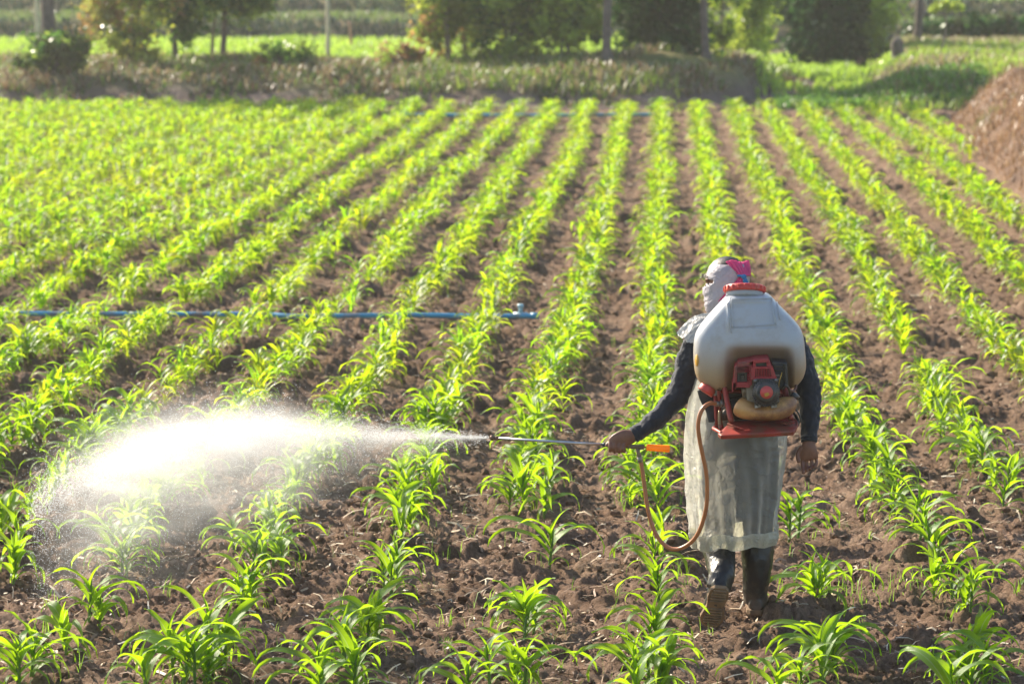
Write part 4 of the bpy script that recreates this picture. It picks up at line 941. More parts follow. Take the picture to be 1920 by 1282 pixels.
# ------------------------------------------------------------------ motor knapsack sprayer
sp_ = thing('knapsack_sprayer', 'white tank motor sprayer with red frame and cap, carried on the farmer\'s back', 'sprayer', S(1405, 815, -.20))
def tankmat():
    m, t, b = newmat('cloudy tank plastic'); b.inputs['Roughness'].default_value = .33
    g = N(t, 'TexCoord'); s = N(t, 'SeparateXYZ'); t.links.new(g.outputs['Object'], s.inputs[0])
    lvl = math_(t, 'ADD', s.outputs[2], math_(t, 'MULTIPLY', noise(t, 5, 3), .03))
    mr = N(t, 'MapRange'); mr.interpolation_type = 'SMOOTHSTEP'; t.links.new(lvl, mr.inputs[0]); mr.inputs[1].default_value = .28; mr.inputs[2].default_value = .50
    col = mixc(t, mr.outputs[0], (.46, .34, .21), (.47, .51, .57))
    # brown stain around the engine bay
    vx = math_(t, 'DIVIDE', math_(t, 'SUBTRACT', s.outputs[0], .045), .165); vz = math_(t, 'DIVIDE', math_(t, 'SUBTRACT', s.outputs[2], .27), .155)
    rr = math_(t, 'ADD', math_(t, 'POWER', math_(t, 'ABSOLUTE', vx), 4), math_(t, 'POWER', math_(t, 'ABSOLUTE', vz), 4))
    mr2 = N(t, 'MapRange'); mr2.interpolation_type = 'SMOOTHSTEP'; t.links.new(rr, mr2.inputs[0]); mr2.inputs[1].default_value = .1; mr2.inputs[2].default_value = 2.6; mr2.inputs[3].default_value = 1; mr2.inputs[4].default_value = 0
    col = mixc(t, math_(t, 'MULTIPLY', mr2.outputs[0], .8), col, (.23, .125, .07))
    col = mixc(t, math_(t, 'MULTIPLY', ramp(t, noise(t, 12, 6, .75), [(.48, (0, 0, 0)), (.72, (1, 1, 1))]), .4), col, (.33, .27, .2))
    t.links.new(col, b.inputs['Base Color']); b.inputs['Subsurface Weight'].default_value = .35; b.inputs['Subsurface Radius'].default_value = (.05, .04, .03)
    b.inputs['Transmission Weight'].default_value = 0
    tl = N(t, 'BsdfTranslucent'); t.links.new(mixc(t, .5, col, (.8, .7, .5)), tl.inputs[0]); mx = N(t, 'MixShader', Fac=.22)
    t.links.new(b.outputs[0], mx.inputs[1]); t.links.new(tl.outputs[0], mx.inputs[2]); t.links.new(mx.outputs[0], t.nodes['Material Output'].inputs[0])
    bump(t, noise(t, 10, 3), .12, .01, b); return m
M_TANK = tankmat()
# outline measured row by row: py, left, right, centre depth, half thickness
rowsT = [(551, 1368, 1439, -.10, .085), (556, 1361, 1446, -.105, .098), (575, 1343, 1464, -.12, .110), (595, 1325, 1484, -.13, .118), (613, 1311, 1499, -.135, .124), (630, 1303, 1506, -.14, .128), (655, 1300, 1509, -.145, .130),
         (683, 1301, 1511, -.15, .130), (700, 1304, 1508, -.15, .128), (712, 1310, 1502, -.15, .122), (722, 1321, 1492, -.15, .108), (727, 1333, 1482, -.15, .09)]
V = []; F = []; nu = 220; R_ = spline(rowsT, 10); m_ = len(R_)
for j, (py, x0, x1, dd, th) in enumerate(R_):
    for i in range(nu):
        s = -1 if i < 170 else 1; v_ = i/170*2-1 if s < 0 else 1-2*(i-170)/50; c2 = math.sin(math.pi/2*v_)
        s2 = s*max(0, 1-abs(c2)**4.6)**(1/3.2); px = (x0+x1)/2+c2*(x1-x0)/2; y_ = s2*th; sy = 0
        if s < 0:
            sm1 = lambda a0, b0, v: float(sm(a0, b0, v))
            rec = sm1(1356, 1382, px)*(1-sm1(1464, 1490, px))*sm1(640, 672, py); sy += .075*rec          # engine bay
            pan = sm1(1369, 1372, px-(py-558)*.02)*(1-sm1(1446+(py-558)*.12, 1449+(py-558)*.12, px))*sm1(561, 564, py)*(1-sm1(606, 609, py)); sy += .007*pan
            rid = math.exp(-((px-(1363+(613-py)*.06))/3)**2)*(1-sm1(600, 625, py)); sy -= .008*rid
        V.append(S(px, py, dd)+Vector((0, y_+sy, 0)))
for j in range(m_-1):
    for i in range(nu): F.append((j*nu+i, j*nu+(i+1) % nu, (j+1)*nu+(i+1) % nu, (j+1)*nu+i))
F.append(tuple(range(nu-1, -1, -1))); F.append(tuple((m_-1)*nu+k for k in range(nu)))
tank = mo('tank', V, F, M_TANK, sp_); bevel(tank, .004, 2)
def tankface(px, py):
    k = [q_[0] for q_ in rowsT]; x0, x1, dd, th = (float(np.interp(py, k, [q_[i] for q_ in rowsT])) for i in (1, 2, 3, 4))
    c = (px-(x0+x1)/2)/((x1-x0)/2); return S(px, py, dd-th*max(0, 1-abs(c)**4.6)**(1/3.2))
rim = []
for a_, b_ in (((1371, 561), (1447, 559)), ((1447, 559), (1453, 608)), ((1453, 608), (1374, 613)), ((1374, 613), (1371, 561)), ((1362, 563), (1372, 625)), ((1457, 566), (1463, 600))):
    rim.append(tube([tankface(a_[0]+(b_[0]-a_[0])*k/6, a_[1]+(b_[1]-a_[1])*k/6) for k in range(7)], .0024, 8, 2))
mo('moulded_ridge', *merge(rim), M_TANK, tank)
CAX = Vector((.0, .28, 1)).normalized(); CC_ = S(1396, 546, -.10)
V, F = disc(CC_-CAX*.014, CAX, pxm(34), .03, 40); mo('tank_neck', V, F, M_TANK, tank)
M_CAP = plain('sun faded red plastic', (.60, .05, .035), (.48, .04, .03), rough=.45, nscale=14, dirt=(.42, .10, .06))
CT = CC_+CAX*.010; V, F = loft([(CT-CAX*.016, pxm(37), pxm(37)), (CT-CAX*.012, pxm(38), pxm(38)), (CT+CAX*.012, pxm(36.5), pxm(36.5)), (CT+CAX*.016, pxm(34.5), pxm(34.5)), (CT+CAX*.013, pxm(29), pxm(29))], 48, 1)
cap = mo('tank_cap', V, F, M_CAP, tank)
cu = Vector((1, 0, 0)); cv = CAX.cross(cu)
ribs = []
for k in range(20):
    a = 2*math.pi*k/20; rd = cu*math.cos(a)+cv*math.sin(a); tg = CAX.cross(rd); ribs.append(box(CT+rd*pxm(37.2), (.012, .009, .022), (tg, rd, CAX)))
V, F = merge(ribs); bevel(mo('cap_grips', V, F, M_CAP, tank, smooth=False), .002, 1)
V, F = ell(S(1308.5, 673, -.19), (.004+.012, .055, pxm(19)), None, 20, 12); mo('tank_handle', V, F, plain('amber see-through plastic', (.55, .28, .04), (.66, .38, .08), rough=.35, nscale=12), tank)
M_RED = plain('worn red paint', (.34, .035, .022), (.25, .025, .02), rough=.5, nscale=18, dirt=(.16, .06, .035))
M_REDP = plain('dusty red engine cover', (.34, .022, .03), (.27, .02, .026), rough=.5, nscale=20, dirt=(.16, .05, .04))
M_BLK = plain('black engine plastic', (.018, .018, .02), (.03, .028, .028), rough=.42, nscale=30, dirt=(.07, .055, .045))
M_ALU = plain('dull cast metal', (.30, .28, .26), (.20, .18, .16), rough=.5, metal=.7, nscale=30, dirt=(.14, .10, .07))
V, F = merge([disc(S(1328, 727, -.22), (-.55, -.2, -.8), pxm(13), .020, 24, ), disc(S(1325, 731, -.23), (-.55, -.2, -.8), pxm(15.5), .030, 24)]); bevel(mo('drain_cap', V, F, M_CAP, sp_), .003, 2)
# engine
eng = bpy.data.objects.new('engine', None); COL.objects.link(eng); eng.location = S(1425, 745, -.34)-sp_.location; eng.parent = sp_
def quadprism(pts, d0, d1, inset=0):
    """outline in photo pixels, extruded in depth from d0 (near) to d1"""
    n = len(pts); cxm = sum(p[0] for p in pts)/n; cym = sum(p[1] for p in pts)/n
    V = [S(cxm+(x-cxm)*(1-inset), cym+(y-cym)*(1-inset), d0) for x, y in pts]
    for x, y in pts:
        p_ = S(x, y, d0); V.append(p_+Vector((0, d1-d0, 0)))
    F = [tuple(range(n)), tuple(range(2*n-1, n-1, -1))]+[(i, n+i, n+(i+1) % n, (i+1) % n) for i in range(n)]
    return V, F
bevel(mo('engine_block', *merge([quadprism([(1404, 700), (1462, 700), (1460, 765), (1402, 762), (1398, 730)], -.34, -.10), quadprism([(1390, 728), (1404, 728), (1404, 748), (1392, 746)], -.30, -.16)]), M_ALU, eng, smooth=False), .006, 2)
# left red cover with horizontal fins and a square black exhaust opening
p = [quadprism([(1384, 681), (1412, 676), (1412, 684), (1383, 688)], -.37, -.16), quadprism([(1378, 688), (1383, 684), (1381, 727), (1373, 734)], -.365, -.16), quadprism([(1373, 717), (1409, 716), (1406, 727), (1380, 726), (1373, 736)], -.365, -.16),
     quadprism([(1405, 679), (1412, 677), (1410, 722), (1405, 722)], -.37, -.16)]
for k in range(5): p.append(quadprism([(1383-.8*k, 687.5+k*2.6), (1408, 685+k*2.6), (1408, 686.3+k*2.6), (1383-.8*k, 688.9+k*2.6)], -.372, -.30))
for k in range(6): p.append(quadprism([(1401, 700.5+k*3), (1408, 700.3+k*3), (1408, 701.8+k*3), (1401, 702+k*3)], -.372, -.30))
bevel(mo('fin_cover', *merge(p), M_REDP, eng, smooth=False), .0015, 1)
bevel(mo('exhaust_box', *merge([quadprism([(1382, 697), (1401, 696), (1401, 716), (1381, 717)], -.345, -.2), quadprism([(1388, 703), (1396, 702), (1396, 710), (1388, 711)], -.353, -.34)]), M_BLK, eng, smooth=False), .003, 1)
# top red cover with vertical slots
p = [quadprism([(1412, 675), (1441, 673), (1444, 679), (1412, 681)], -.38, -.16), quadprism([(1412, 681), (1417, 681), (1417, 690), (1412, 690)], -.38, -.2), quadprism([(1437, 680), (1444, 679), (1448, 690), (1438, 690)], -.38, -.2),
     quadprism([(1409, 688), (1449, 687), (1450, 691), (1409, 691.5)], -.385, -.2), quadprism([(1409, 691), (1417, 691), (1416, 711), (1408, 711)], -.385, -.2), quadprism([(1444, 690), (1450, 690), (1456, 709), (1446, 709)], -.385, -.2), quadprism([(1408, 707), (1456, 706), (1457, 711), (1408, 712)], -.388, -.2)]
for k in range(9): p.append(quadprism([(1418.3+k*3, 690.5), (1419.9+k*3, 690.5), (1420.0+k*3, 708), (1418.2+k*3, 708)], -.387, -.33))
bevel(mo('slotted_cover', *merge(p), M_REDP, eng, smooth=False), .0015, 1)
mo('cover_recess', *merge([quadprism([(1416, 680), (1440, 679), (1452, 708), (1414, 708)], -.36, -.24)]), M_BLK, eng, smooth=False)
# right black air filter box with ribs, yellow cable
p = [quadprism([(1446, 678), (1476, 680), (1478, 722), (1470, 731), (1456, 728), (1455, 705)], -.335, -.16)]
for k in range(5): p.append(quadprism([(1450+1.0*k, 684+k*7), (1468, 684+k*7), (1468, 688+k*7), (1451+1.0*k, 688+k*7)], -.345, -.33))
p.append(quadprism([(1470, 681), (1476, 682), (1478, 722), (1471, 722)], -.355, -.3))
bevel(mo('air_filter', *merge(p), M_BLK, eng, smooth=False), .003, 1)
mo('throttle_cable', *tube([S(1459, 730, -.36), S(1461, 716, -.375), S(1464, 706, -.37), S(1466, 698, -.35)], .0025, 6, 5), plain('yellow cable', (.55, .33, .05), rough=.5), eng)
mo('fuel_line', *tube([S(1466, 727, -.35), S(1472, 722, -.37), S(1479, 728, -.35), S(1482, 738, -.3)], .006, 8, 5), M_BLK, eng)
# recoil starter: square flange, ribbed dome, red and yellow badge disc
RC = S(1436, 736, -.40); ra = Vector((0, -1, .08)).normalized()
bevel(mo('starter_flange', *quadprism([(1413, 714), (1418, 710), (1456, 710), (1460, 714), (1460, 755), (1455, 760), (1420, 762), (1415, 757)], -.395, -.33), M_BLK, eng, smooth=False), .004, 2)
dome = mo('starter_dome', *loft([(RC-ra*.006, pxm(25), pxm(25)), (RC+ra*.010, pxm(24), pxm(24)), (RC+ra*.020, pxm(19), pxm(19)), (RC+ra*.030, pxm(17), pxm(17)), (RC+ra*.034, pxm(14), pxm(14)), (RC+ra*.031, pxm(12), pxm(12))], 40, 1), M_BLK, eng); bevel(dome, .002, 1)
p = []; ux = Vector((1, 0, 0)); uz = ra.cross(ux)
for k in range(36):
    a = 2*math.pi*k/36; rd = ux*math.cos(a)+uz*math.sin(a); p.append(box(RC+rd*pxm(21.5)+ra*.014, (.0028, pxm(8), .010), (ra.cross(rd), rd, ra)))
mo('starter_ribs', *merge(p), plain('grey black plastic', (.045, .045, .05), (.07, .065, .06), rough=.5), eng, smooth=False)
bc = RC+Vector((.002, 0, .004))+ra*.0345
mo('badge', *loft([(bc-ra*.004, pxm(11.5), pxm(11.5)), (bc+ra*.001, pxm(11.5), pxm(11.5))], 30, 1), plain('pink red badge', (.55, .03, .07), (.50, .10, .05), rough=.5, nscale=18), eng)
mo('badge_print', *merge([quadprism([(1433, 738), (1440, 735.5), (1443, 740), (1435, 744)], -.4385, -.437)]), plain('faded yellow print', (.55, .30, .04), rough=.5, nscale=60), eng, smooth=False)
for x, y in ((1416, 714), (1455, 713), (1420, 753), (1458, 752)):
    mo('bolt', *merge([disc(S(x, y, -.397), ra, .0058, .008, 6), disc(S(x, y, -.394), ra, .0085, .004, 14)]), M_ALU, eng)
for x in (1421, 1452):
    mo('engine_mount', *merge([quadprism([(x-6, 758), (x+5, 757), (x+5, 764), (x-6, 765)], -.385, -.33), disc(S(x-3, 762, -.39), ra, .007, .012, 6), disc(S(x+3, 760, -.39), ra, .006, .012, 6)]), M_ALU, eng, smooth=False)
# fuel tank
V, F = loft([(S(1381, 758, -.30), .006, .010), (S(1384, 760, -.30), .038, .045), (S(1393, 764, -.31), .050, .060), (S(1410, 769, -.31), .046, .064), (S(1432, 771, -.31), .044, .064), (S(1455, 769, -.31), .046, .062), (S(1472, 762, -.30), .048, .054), (S(1482, 755, -.29), .038, .040), (S(1489, 748, -.28), .018, .02)], 24, 4, (0, 0, 1))
def fuelmat():
    m = plain('stained fuel tank plastic', (.62, .36, .13), (.42, .21, .08), rough=.4, nscale=9, dirt=(.20, .09, .045)); b = m.node_tree.nodes['Principled BSDF']; b.inputs['Subsurface Weight'].default_value = .3; b.inputs['Subsurface Radius'].default_value = (.03, .015, .01); return m
mo('fuel_tank', V, F, fuelmat(), sp_)
mo('fuel_cap', *merge([disc(S(1489, 741, -.26), (.6, -.1, .75), pxm(10), .022, 20)]), M_BLK, sp_)
mo('fuel_hose', *tube([S(1490, 716, -.22), S(1492, 726, -.24), S(1487, 733, -.27), S(1479, 731, -.3)], .0065, 8, 6), plain('brown rubber hose', (.10, .035, .025), rough=.45), sp_)
# red frame: tubes, upright plates and tray
p = [tube([S(1357, 718, -.24), S(1363, 750, -.27), S(1371, 790, -.33)], .0135, 12, 4), tube([S(1349, 722, -.14), S(1349, 780, -.15), S(1354, 806, -.2)], .011, 10, 4), tube([S(1341, 742, -.14), S(1343, 797, -.17)], .009, 10, 4),
     tube([S(1470, 722, -.22), S(1478, 760, -.26), S(1483, 786, -.3)], .0135, 12, 4), tube([S(1480, 722, -.12), S(1481, 780, -.14)], .011, 10, 4),
     tube([S(1349, 735, -.14), S(1400, 734, -.15), S(1480, 735, -.12)], .009, 8, 3), tube([S(1350, 722, -.14), S(1357, 719, -.24)], .011, 8, 3)]
mo('frame_tubes', *merge(p), M_RED, sp_)
mo('back_plate', *merge([quadprism([(1352, 728), (1478, 728), (1480, 792), (1350, 792)], -.115, -.10)]), plain('dark red back plate', (.16, .015, .015), (.10, .012, .012), rough=.6, nscale=10), sp_, smooth=False)
def traymesh():
    a = [S(1372, 789, -.20), S(1492, 784, -.20), S(1497, 791, -.30), S(1494, 800, -.37), S(1488, 809, -.40), S(1352, 816, -.40), S(1346, 812, -.36), S(1363, 797, -.28)]
    top = a; d = Vector((0, .01, -.022)); V = top+[v+d for v in top]; n = len(top); return V, [tuple(range(n)), tuple(range(2*n-1, n-1, -1))]+[(i, n+i, n+(i+1) % n, (i+1) % n) for i in range(n)]
bevel(mo('base_tray', *traymesh(), M_RED, sp_, smooth=False), .006, 3)
p = []
for k in range(4): p.append(box(S(1370+k*7-k*1.5, 801+k*2.2-4, -.335)+Vector((0, 0, .004)), (.010, .055, .005), (Vector((1, 0, 0)), Vector((-.45, .9, .0)).normalized(), Vector((0, 0, 1)))))
for k in range(3): p.append(box(S(1470+k*7, 795-k*.8, -.33)+Vector((0, 0, .004)), (.009, .045, .005), (Vector((1, 0, 0)), Vector((-.4, .9, 0)).normalized(), Vector((0, 0, 1)))))
mo('tray_ribs', *merge(p), M_RED, sp_, smooth=False)
mo('frame_foot', *tube([S(1353, 812, -.36), S(1343, 806, -.30), S(1338, 803, -.24), S(1344, 800, -.2)], .009, 8, 5), M_RED, sp_)
# pump, valve and fittings on the left
mo('pump_body', *merge([quadprism([(1356, 748), (1392, 745), (1392, 786), (1354, 788)], -.22, -.12), disc(S(1376, 762, -.235), (0, -1, 0), .035, .03, 20), disc(S(1362, 775, -.25), (0, -1, 0), .02, .03, 14)]), plain('oily dark metal', (.05, .045, .04), (.10, .085, .07), rough=.45, metal=.5, nscale=30), sp_)
mo('valve_lever', *tube([S(1350, 770, -.24), S(1349, 785, -.245), S(1350, 797, -.25)], .0085, 10, 4), plain('tarnished brass', (.26, .19, .11), (.16, .12, .08), rough=.45, metal=.6), sp_)
mo('hose_fitting', *merge([disc(S(1346, 757, -.26), (1, 0, 0), .013, .03, 12), disc(S(1353, 756, -.26), (1, 0, 0), .019, .014, 6), disc(S(1359, 757, -.255), (1, 0, 0), .012, .03, 12)]), M_ALU, sp_)
mo('tank_bolt', *merge([box(S(1350, 726, -.235), (.026, .02, .03)), disc(S(1350, 726, -.25), (0, -1, 0), .008, .01, 6)]), M_ALU, sp_)
V = []; 
mo('shoulder_strap', *loft([(S(1318, 728, -.12), .030, .008), (S(1325, 745, -.13), .034, .008), (S(1333, 770, -.14), .024, .007), (S(1337, 790, -.17), .022, .006)], 12, 4), plain('black webbing', (.015, .015, .016), (.03, .03, .03), rough=.7), sp_)
mo('shoulder_strap', *loft([(S(1486, 772, -.16), .006, .016), (S(1493, 781, -.17), .006, .016), (S(1497, 793, -.2), .006, .016), (S(1491, 797, -.24), .006, .014)], 10, 5), bpy.data.materials['black webbing'], sp_)
mo('strap_guard', *tube([S(1484, 762, -.2), S(1494, 770, -.2), S(1500, 782, -.2), S(1500, 791, -.2), S(1493, 794, -.2)], .004, 8, 6), M_BLK, sp_)
mo('strap_hook', *merge([tube([S(1340, 790, -.2), S(1339, 797, -.21), S(1342, 804, -.22)], .0028, 6, 4), tube([S(1338, 798, -.22), S(1334, 804, -.22), S(1332, 814, -.22), S(1325, 824, -.21)], .002, 6, 4)]), M_ALU, sp_)
# the long orange-brown hose
hp = [(1345, 757, -.26), (1332, 756, -.28), (1320, 763, -.30), (1312, 778, -.31), (1309, 800, -.31), (1312, 826, -.30), (1318, 855, -.29), (1324, 885, -.28), (1326, 915, -.27), (1325, 945, -.26), (1320, 970, -.24), (1311, 995, -.22), (1298, 1014, -.19), (1280, 1026, -.16),
      (1263, 1029, -.14), (1247, 1022, -.12), (1233, 1006, -.10), (1222, 982, -.09), (1214, 950, -.08), (1209, 915, -.07), (1205, 885, -.065), (1201, 862, -.06)]
mo('hose', *tube([S(x, y, d) for x, y, d in hp], .0098, 14, 5, (0, 1, 0)), plain('amber brown rubber', (.40, .15, .055), (.34, .12, .045), rough=.38, nscale=8), sp_)

# ------------------------------------------------------------------ spray lance in the left hand
ln = thing('spray_lance', 'steel spray lance with orange grip and brass nozzle in the farmer\'s left hand', 'spray lance', lance(1196))
M_STEEL = plain('brushed steel', (.50, .50, .52), (.40, .40, .42), rough=.28, metal=1, nscale=30)
mo('lance_tube', *loft([(lance(930), .0062, .0062), (lance(1134), .0068, .0068)], 14, 1, (0, 0, 1)), M_STEEL, ln)
mo('nozzle', *loft([(lance(918.6), .006, .006), (lance(920), .013, .013), (lance(925), .0135, .0135), (lance(926), .0095, .0095), (lance(929), .0095, .0095), (lance(930), .012, .012), (lance(934), .011, .011), (lance(936), .007, .007)], 16, 1, (0, 0, 1)), plain('tarnished nozzle brass', (.13, .07, .045), (.22, .13, .08), rough=.45, metal=.5), ln)
mo('lance_collar', *loft([(lance(1130), .0095, .0095), (lance(1136), .0095, .0095)], 14, 1, (0, 0, 1)), plain('blue black collar', (.02, .035, .06), rough=.4), ln)
M_BR = plain('old brass', (.22, .17, .11), (.15, .11, .07), rough=.5, metal=.6, nscale=40)
mo('valve_body', *merge([loft([(lance(1136), .010, .010), (lance(1190), .0105, .0105), (lance(1206), .0125, .0125), (lance(1207.5), .0125, .0125), (lance(1208), .005, .005), (lance(1213), .005, .005)], 14, 1, (0, 0, 1)),
                         loft([(lance(1195), .010, .010), (S(1197, 850, -.06), .0095, .0095), (S(1198, 854, -.06), .0115, .0115), (S(1199.5, 860, -.06), .0115, .0115)], 12, 1)]), M_BR, ln)
mo('hose_clamp', *loft([(S(1198.5, 856, -.06), .0125, .0125), (S(1201, 866, -.06), .0125, .0125)], 14, 1), M_ALU, ln)
def gripm():
    m, t, b = newmat('clear orange plastic'); b.inputs['Base Color'].default_value = (.95, .36, .012, 1); b.inputs['Roughness'].default_value = .25
    tl = N(t, 'BsdfTranslucent'); tl.inputs[0].default_value = (1, .46, .02, 1); mx = N(t, 'MixShader', Fac=.4)
    t.links.new(b.outputs[0], mx.inputs[1]); t.links.new(tl.outputs[0], mx.inputs[2]); t.links.new(mx.outputs[0], t.nodes['Material Output'].inputs[0]); return m
o = mo('grip', *loft([(lance(1212), .0145, .0145), (lance(1214), .0165, .0165), (lance(1253), .0185, .0185), (lance(1256), .0165, .0165)], 8, 1, (0, 0, 1)), gripm(), ln, smooth=False); bevel(o, .003, 2)

# ------------------------------------------------------------------ the spray: a volume of fine mist and the droplets one can see
NZ = lance(917)
def midline(s):
    """centre of the plume s metres left of the nozzle; radius there"""
    s = np.asarray(s, float); z = NZ.z+.0*np.minimum(s, 1)-.273*np.clip(s-1.05, 0, None)**2; y = NZ.y+.05*s
    r = .007+.078*np.minimum(s, 1.0)+.055*np.clip(s-.8, 0, None)**.9
    return NZ.x-s, y, z, r
V = []; F = []; nu = 24; ss = np.concatenate([np.linspace(0, .3, 6), np.linspace(.4, 2.35, 16)])
for j, s in enumerate(ss):
    x_, y_, z_, r_ = midline(s)
    for i in range(nu):
        a = 2*math.pi*i/nu; lo = 1.0+(3.6*min(1, max(0, s-.1)/.9) if math.sin(a) < 0 else .9*min(1, s)); rr = r_*2.7
        V.append((x_-.10*(j == len(ss)-1), y_+math.cos(a)*rr*1.2, max(.02, z_+math.sin(a)*rr*lo*.62)))
m_ = len(ss)
for j in range(m_-1):
    for i in range(nu): F.append((j*nu+i, (j+1)*nu+i, (j+1)*nu+(i+1) % nu, j*nu+(i+1) % nu))
F.append(tuple(range(nu))); F.append(tuple((m_-1)*nu+k for k in range(nu-1, -1, -1)))
def mistmat():
    m = bpy.data.materials.new('spray mist'); m.use_nodes = True; t = m.node_tree; t.nodes.clear(); out = t.nodes.new('ShaderNodeOutputMaterial')
    g = N(t, 'NewGeometry'); s = N(t, 'SeparateXYZ'); t.links.new(g.outputs['Position'], s.inputs[0])
    sx = math_(t, 'SUBTRACT', NZ.x, s.outputs[0]); sx = math_(t, 'MAXIMUM', sx, 0.0)
    zc = math_(t, 'ADD', math_(t, 'MULTIPLY', math_(t, 'MINIMUM', sx, 1.0), .0), NZ.z)
    dp = math_(t, 'MAXIMUM', math_(t, 'SUBTRACT', sx, 1.05), 0.0); zc = math_(t, 'SUBTRACT', zc, math_(t, 'MULTIPLY', math_(t, 'MULTIPLY', dp, dp), .273))
    yc = math_(t, 'ADD', math_(t, 'MULTIPLY', sx, .05), NZ.y)
    r = math_(t, 'ADD', math_(t, 'ADD', math_(t, 'MULTIPLY', math_(t, 'MINIMUM', sx, 1.0), .078), .007), math_(t, 'MULTIPLY', math_(t, 'POWER', math_(t, 'MAXIMUM', math_(t, 'SUBTRACT', sx, .8), 0.0001), .9), .055))
    nz = N(t, 'TexNoise', Scale=5.0, Detail=4.0, Roughness=.6); mp = N(t, 'Mapping'); mp.inputs['Scale'].default_value = (.6, 1, 1.6); t.links.new(g.outputs['Position'], mp.inputs[0]); t.links.new(mp.outputs[0], nz.inputs['Vector'])
    nzf = nz.outputs['Fac']
    dz = math_(t, 'SUBTRACT', s.outputs[2], zc); dy = math_(t, 'SUBTRACT', s.outputs[1], yc)
    wob = math_(t, 'MULTIPLY', math_(t, 'SUBTRACT', nzf, .5), math_(t, 'MULTIPLY', r, 1.2)); dz = math_(t, 'ADD', dz, wob)
    d2 = math_(t, 'ADD', math_(t, 'MULTIPLY', dz, dz), math_(t, 'MULTIPLY', dy, dy))
    core = math_(t, 'POWER', 2.718, math_(t, 'MULTIPLY', math_(t, 'DIVIDE', d2, math_(t, 'MULTIPLY', r, r)), -2.0))
    fall = math_(t, 'DIVIDE', .105, math_(t, 'ADD', r, .015))
    fade = N(t, 'MapRange'); fade.interpolation_type = 'SMOOTHSTEP'; t.links.new(sx, fade.inputs[0]); fade.inputs[1].default_value = 1.62; fade.inputs[2].default_value = 2.1; fade.inputs[3].default_value = 1; fade.inputs[4].default_value = .0
    core = math_(t, 'MULTIPLY', math_(t, 'MULTIPLY', math_(t, 'MULTIPLY', core, math_(t, 'MULTIPLY', math_(t, 'POWER', nzf, 2.2), 4.4)), fall), fade.outputs[0])
    # veil sinking below the plume
    below = math_(t, 'MAXIMUM', math_(t, 'MULTIPLY', dz, -1.0), 0.0); rv = math_(t, 'ADD', math_(t, 'MULTIPLY', r, 3.2), .03)
    above = math_(t, 'MAXIMUM', dz, 0.0)
    v2 = math_(t, 'ADD', math_(t, 'POWER', math_(t, 'DIVIDE', below, rv), 2.0), math_(t, 'ADD', math_(t, 'POWER', math_(t, 'DIVIDE', above, math_(t, 'MULTIPLY', r, 1.5)), 2.0), math_(t, 'POWER', math_(t, 'DIVIDE', dy, math_(t, 'MULTIPLY', r, 1.5)), 2.0)))
    veil = math_(t, 'POWER', 2.718, math_(t, 'MULTIPLY', v2, -1.9))
    fv = N(t, 'MapRange'); t.links.new(sx, fv.inputs[0]); fv.inputs[1].default_value = .0; fv.inputs[2].default_value = .9
    fade2 = N(t, 'MapRange'); fade2.interpolation_type = 'SMOOTHSTEP'; t.links.new(sx, fade2.inputs[0]); fade2.inputs[1].default_value = 1.5; fade2.inputs[2].default_value = 2.3; fade2.inputs[3].default_value = 1; fade2.inputs[4].default_value = 0
    veil = math_(t, 'MULTIPLY', math_(t, 'MULTIPLY', math_(t, 'MULTIPLY', veil, fv.outputs[0]), fade2.outputs[0]), math_(t, 'MULTIPLY', math_(t, 'POWER', nzf, 2.0), 4.0))
    dens = math_(t, 'ADD', math_(t, 'MULTIPLY', core, 2.3), math_(t, 'MULTIPLY', veil, 3.5))
    pv = t.nodes.new('ShaderNodeVolumePrincipled'); pv.inputs['Color'].default_value = (1, 1, 1, 1); pv.inputs['Anisotropy'].default_value = .45
    t.links.new(dens, pv.inputs['Density']); t.links.new(pv.outputs[0], out.inputs['Volume']); return m
mist = mo('spray_mist', V, F, mistmat()); props(mist, 'white backlit plume of fine mist blown left from the nozzle', 'spray mist', kind='stuff')
g_ = np.random.default_rng(9); n = 70000
s = np.concatenate([g_.uniform(0, 1, n//4)**.8*1.2, 1.0+1.25*g_.uniform(0, 1, n-n//4)**.9]); x_, y_, z_, r_ = midline(s); n = len(s)
q1 = g_.normal(size=n); q2 = g_.normal(size=n); wide = g_.uniform(size=n) < .55
zz = z_+np.where(wide, np.where(q1 < 0, q1*r_*1.9, q1*r_*1.0), q1*r_*.42)-np.where(wide, .06*np.clip(s-.9, 0, 1), 0); yy = y_+q2*r_*np.where(wide, 1.1, .5)
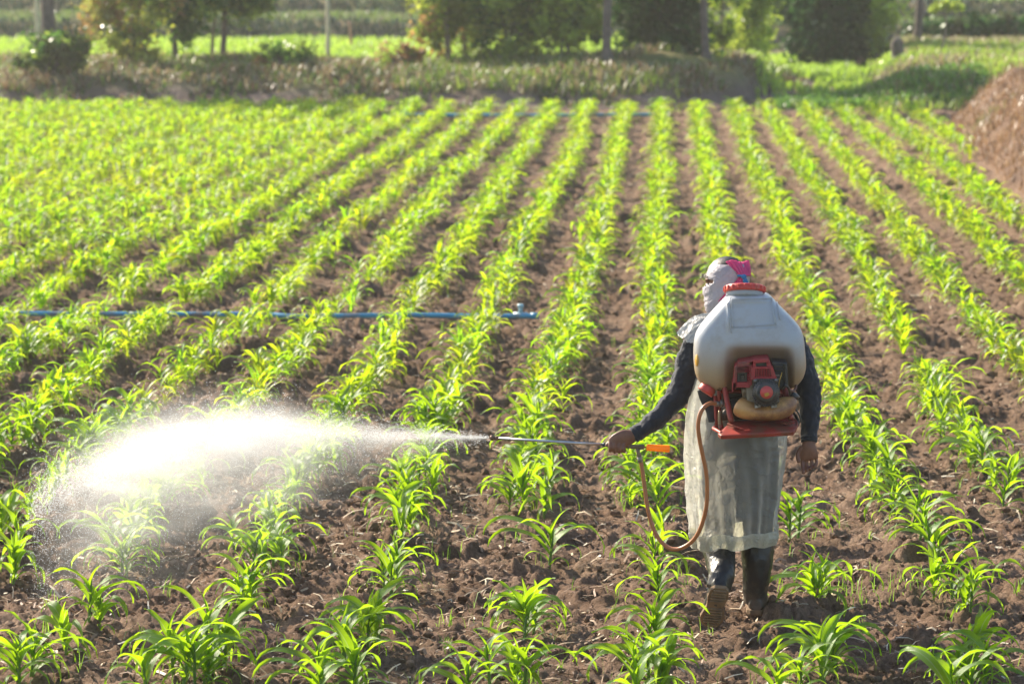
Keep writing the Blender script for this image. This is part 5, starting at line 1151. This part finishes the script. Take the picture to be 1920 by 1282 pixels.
P = np.stack([x_, yy, zz], 1); k = zz > .02; P = P[k]; rad = (.0006+.0011*g_.uniform(0, 1, len(P))**3).astype(np.float32)
me = rawmesh('spray_droplets', P, []); at = me.attributes.new('rad', 'FLOAT', 'POINT'); at.data.foreach_set('value', rad)
dm = thincloth('water droplets', (.8, .8, .8), (.95, .95, .95), .55, gloss=.25, rough=.15, bst=0, nz=(1, 1)); me.materials.append(dm)
o = bpy.data.objects.new('spray_droplets', me); COL.objects.link(o); props(o, 'loose water droplets scattered round the mist plume', 'droplets', kind='stuff')
gn = bpy.data.node_groups.new('droplets', 'GeometryNodeTree'); gn.interface.new_socket('Geometry', in_out='INPUT', socket_type='NodeSocketGeometry'); gn.interface.new_socket('Geometry', in_out='OUTPUT', socket_type='NodeSocketGeometry')
gi = gn.nodes.new('NodeGroupInput'); go = gn.nodes.new('NodeGroupOutput'); mp = gn.nodes.new('GeometryNodeMeshToPoints'); na = gn.nodes.new('GeometryNodeInputNamedAttribute'); na.data_type = 'FLOAT'; na.inputs['Name'].default_value = 'rad'
smt = gn.nodes.new('GeometryNodeSetMaterial'); smt.inputs['Material'].default_value = dm
gn.links.new(gi.outputs[0], mp.inputs['Mesh']); gn.links.new(na.outputs['Attribute'], mp.inputs['Radius']); gn.links.new(mp.outputs[0], smt.inputs['Geometry']); gn.links.new(smt.outputs[0], go.inputs[0])
md = o.modifiers.new('points', 'NODES'); md.node_group = gn

# ------------------------------------------------------------------ haze
m = bpy.data.materials.new('air haze'); m.use_nodes = True; t = m.node_tree; t.nodes.clear(); out = t.nodes.new('ShaderNodeOutputMaterial'); pv = t.nodes.new('ShaderNodeVolumePrincipled')
pv.inputs['Color'].default_value = (.98, .97, .95, 1); pv.inputs['Density'].default_value = .0005; pv.inputs['Anisotropy'].default_value = .4; t.links.new(pv.outputs[0], out.inputs['Volume'])
V, F = box((0, 350, 6.2), (1500, 760, 15.8)); hz = mo('haze', V, F, m, smooth=False); props(hz, 'thin bright haze in the air over the fields', kind='stuff')
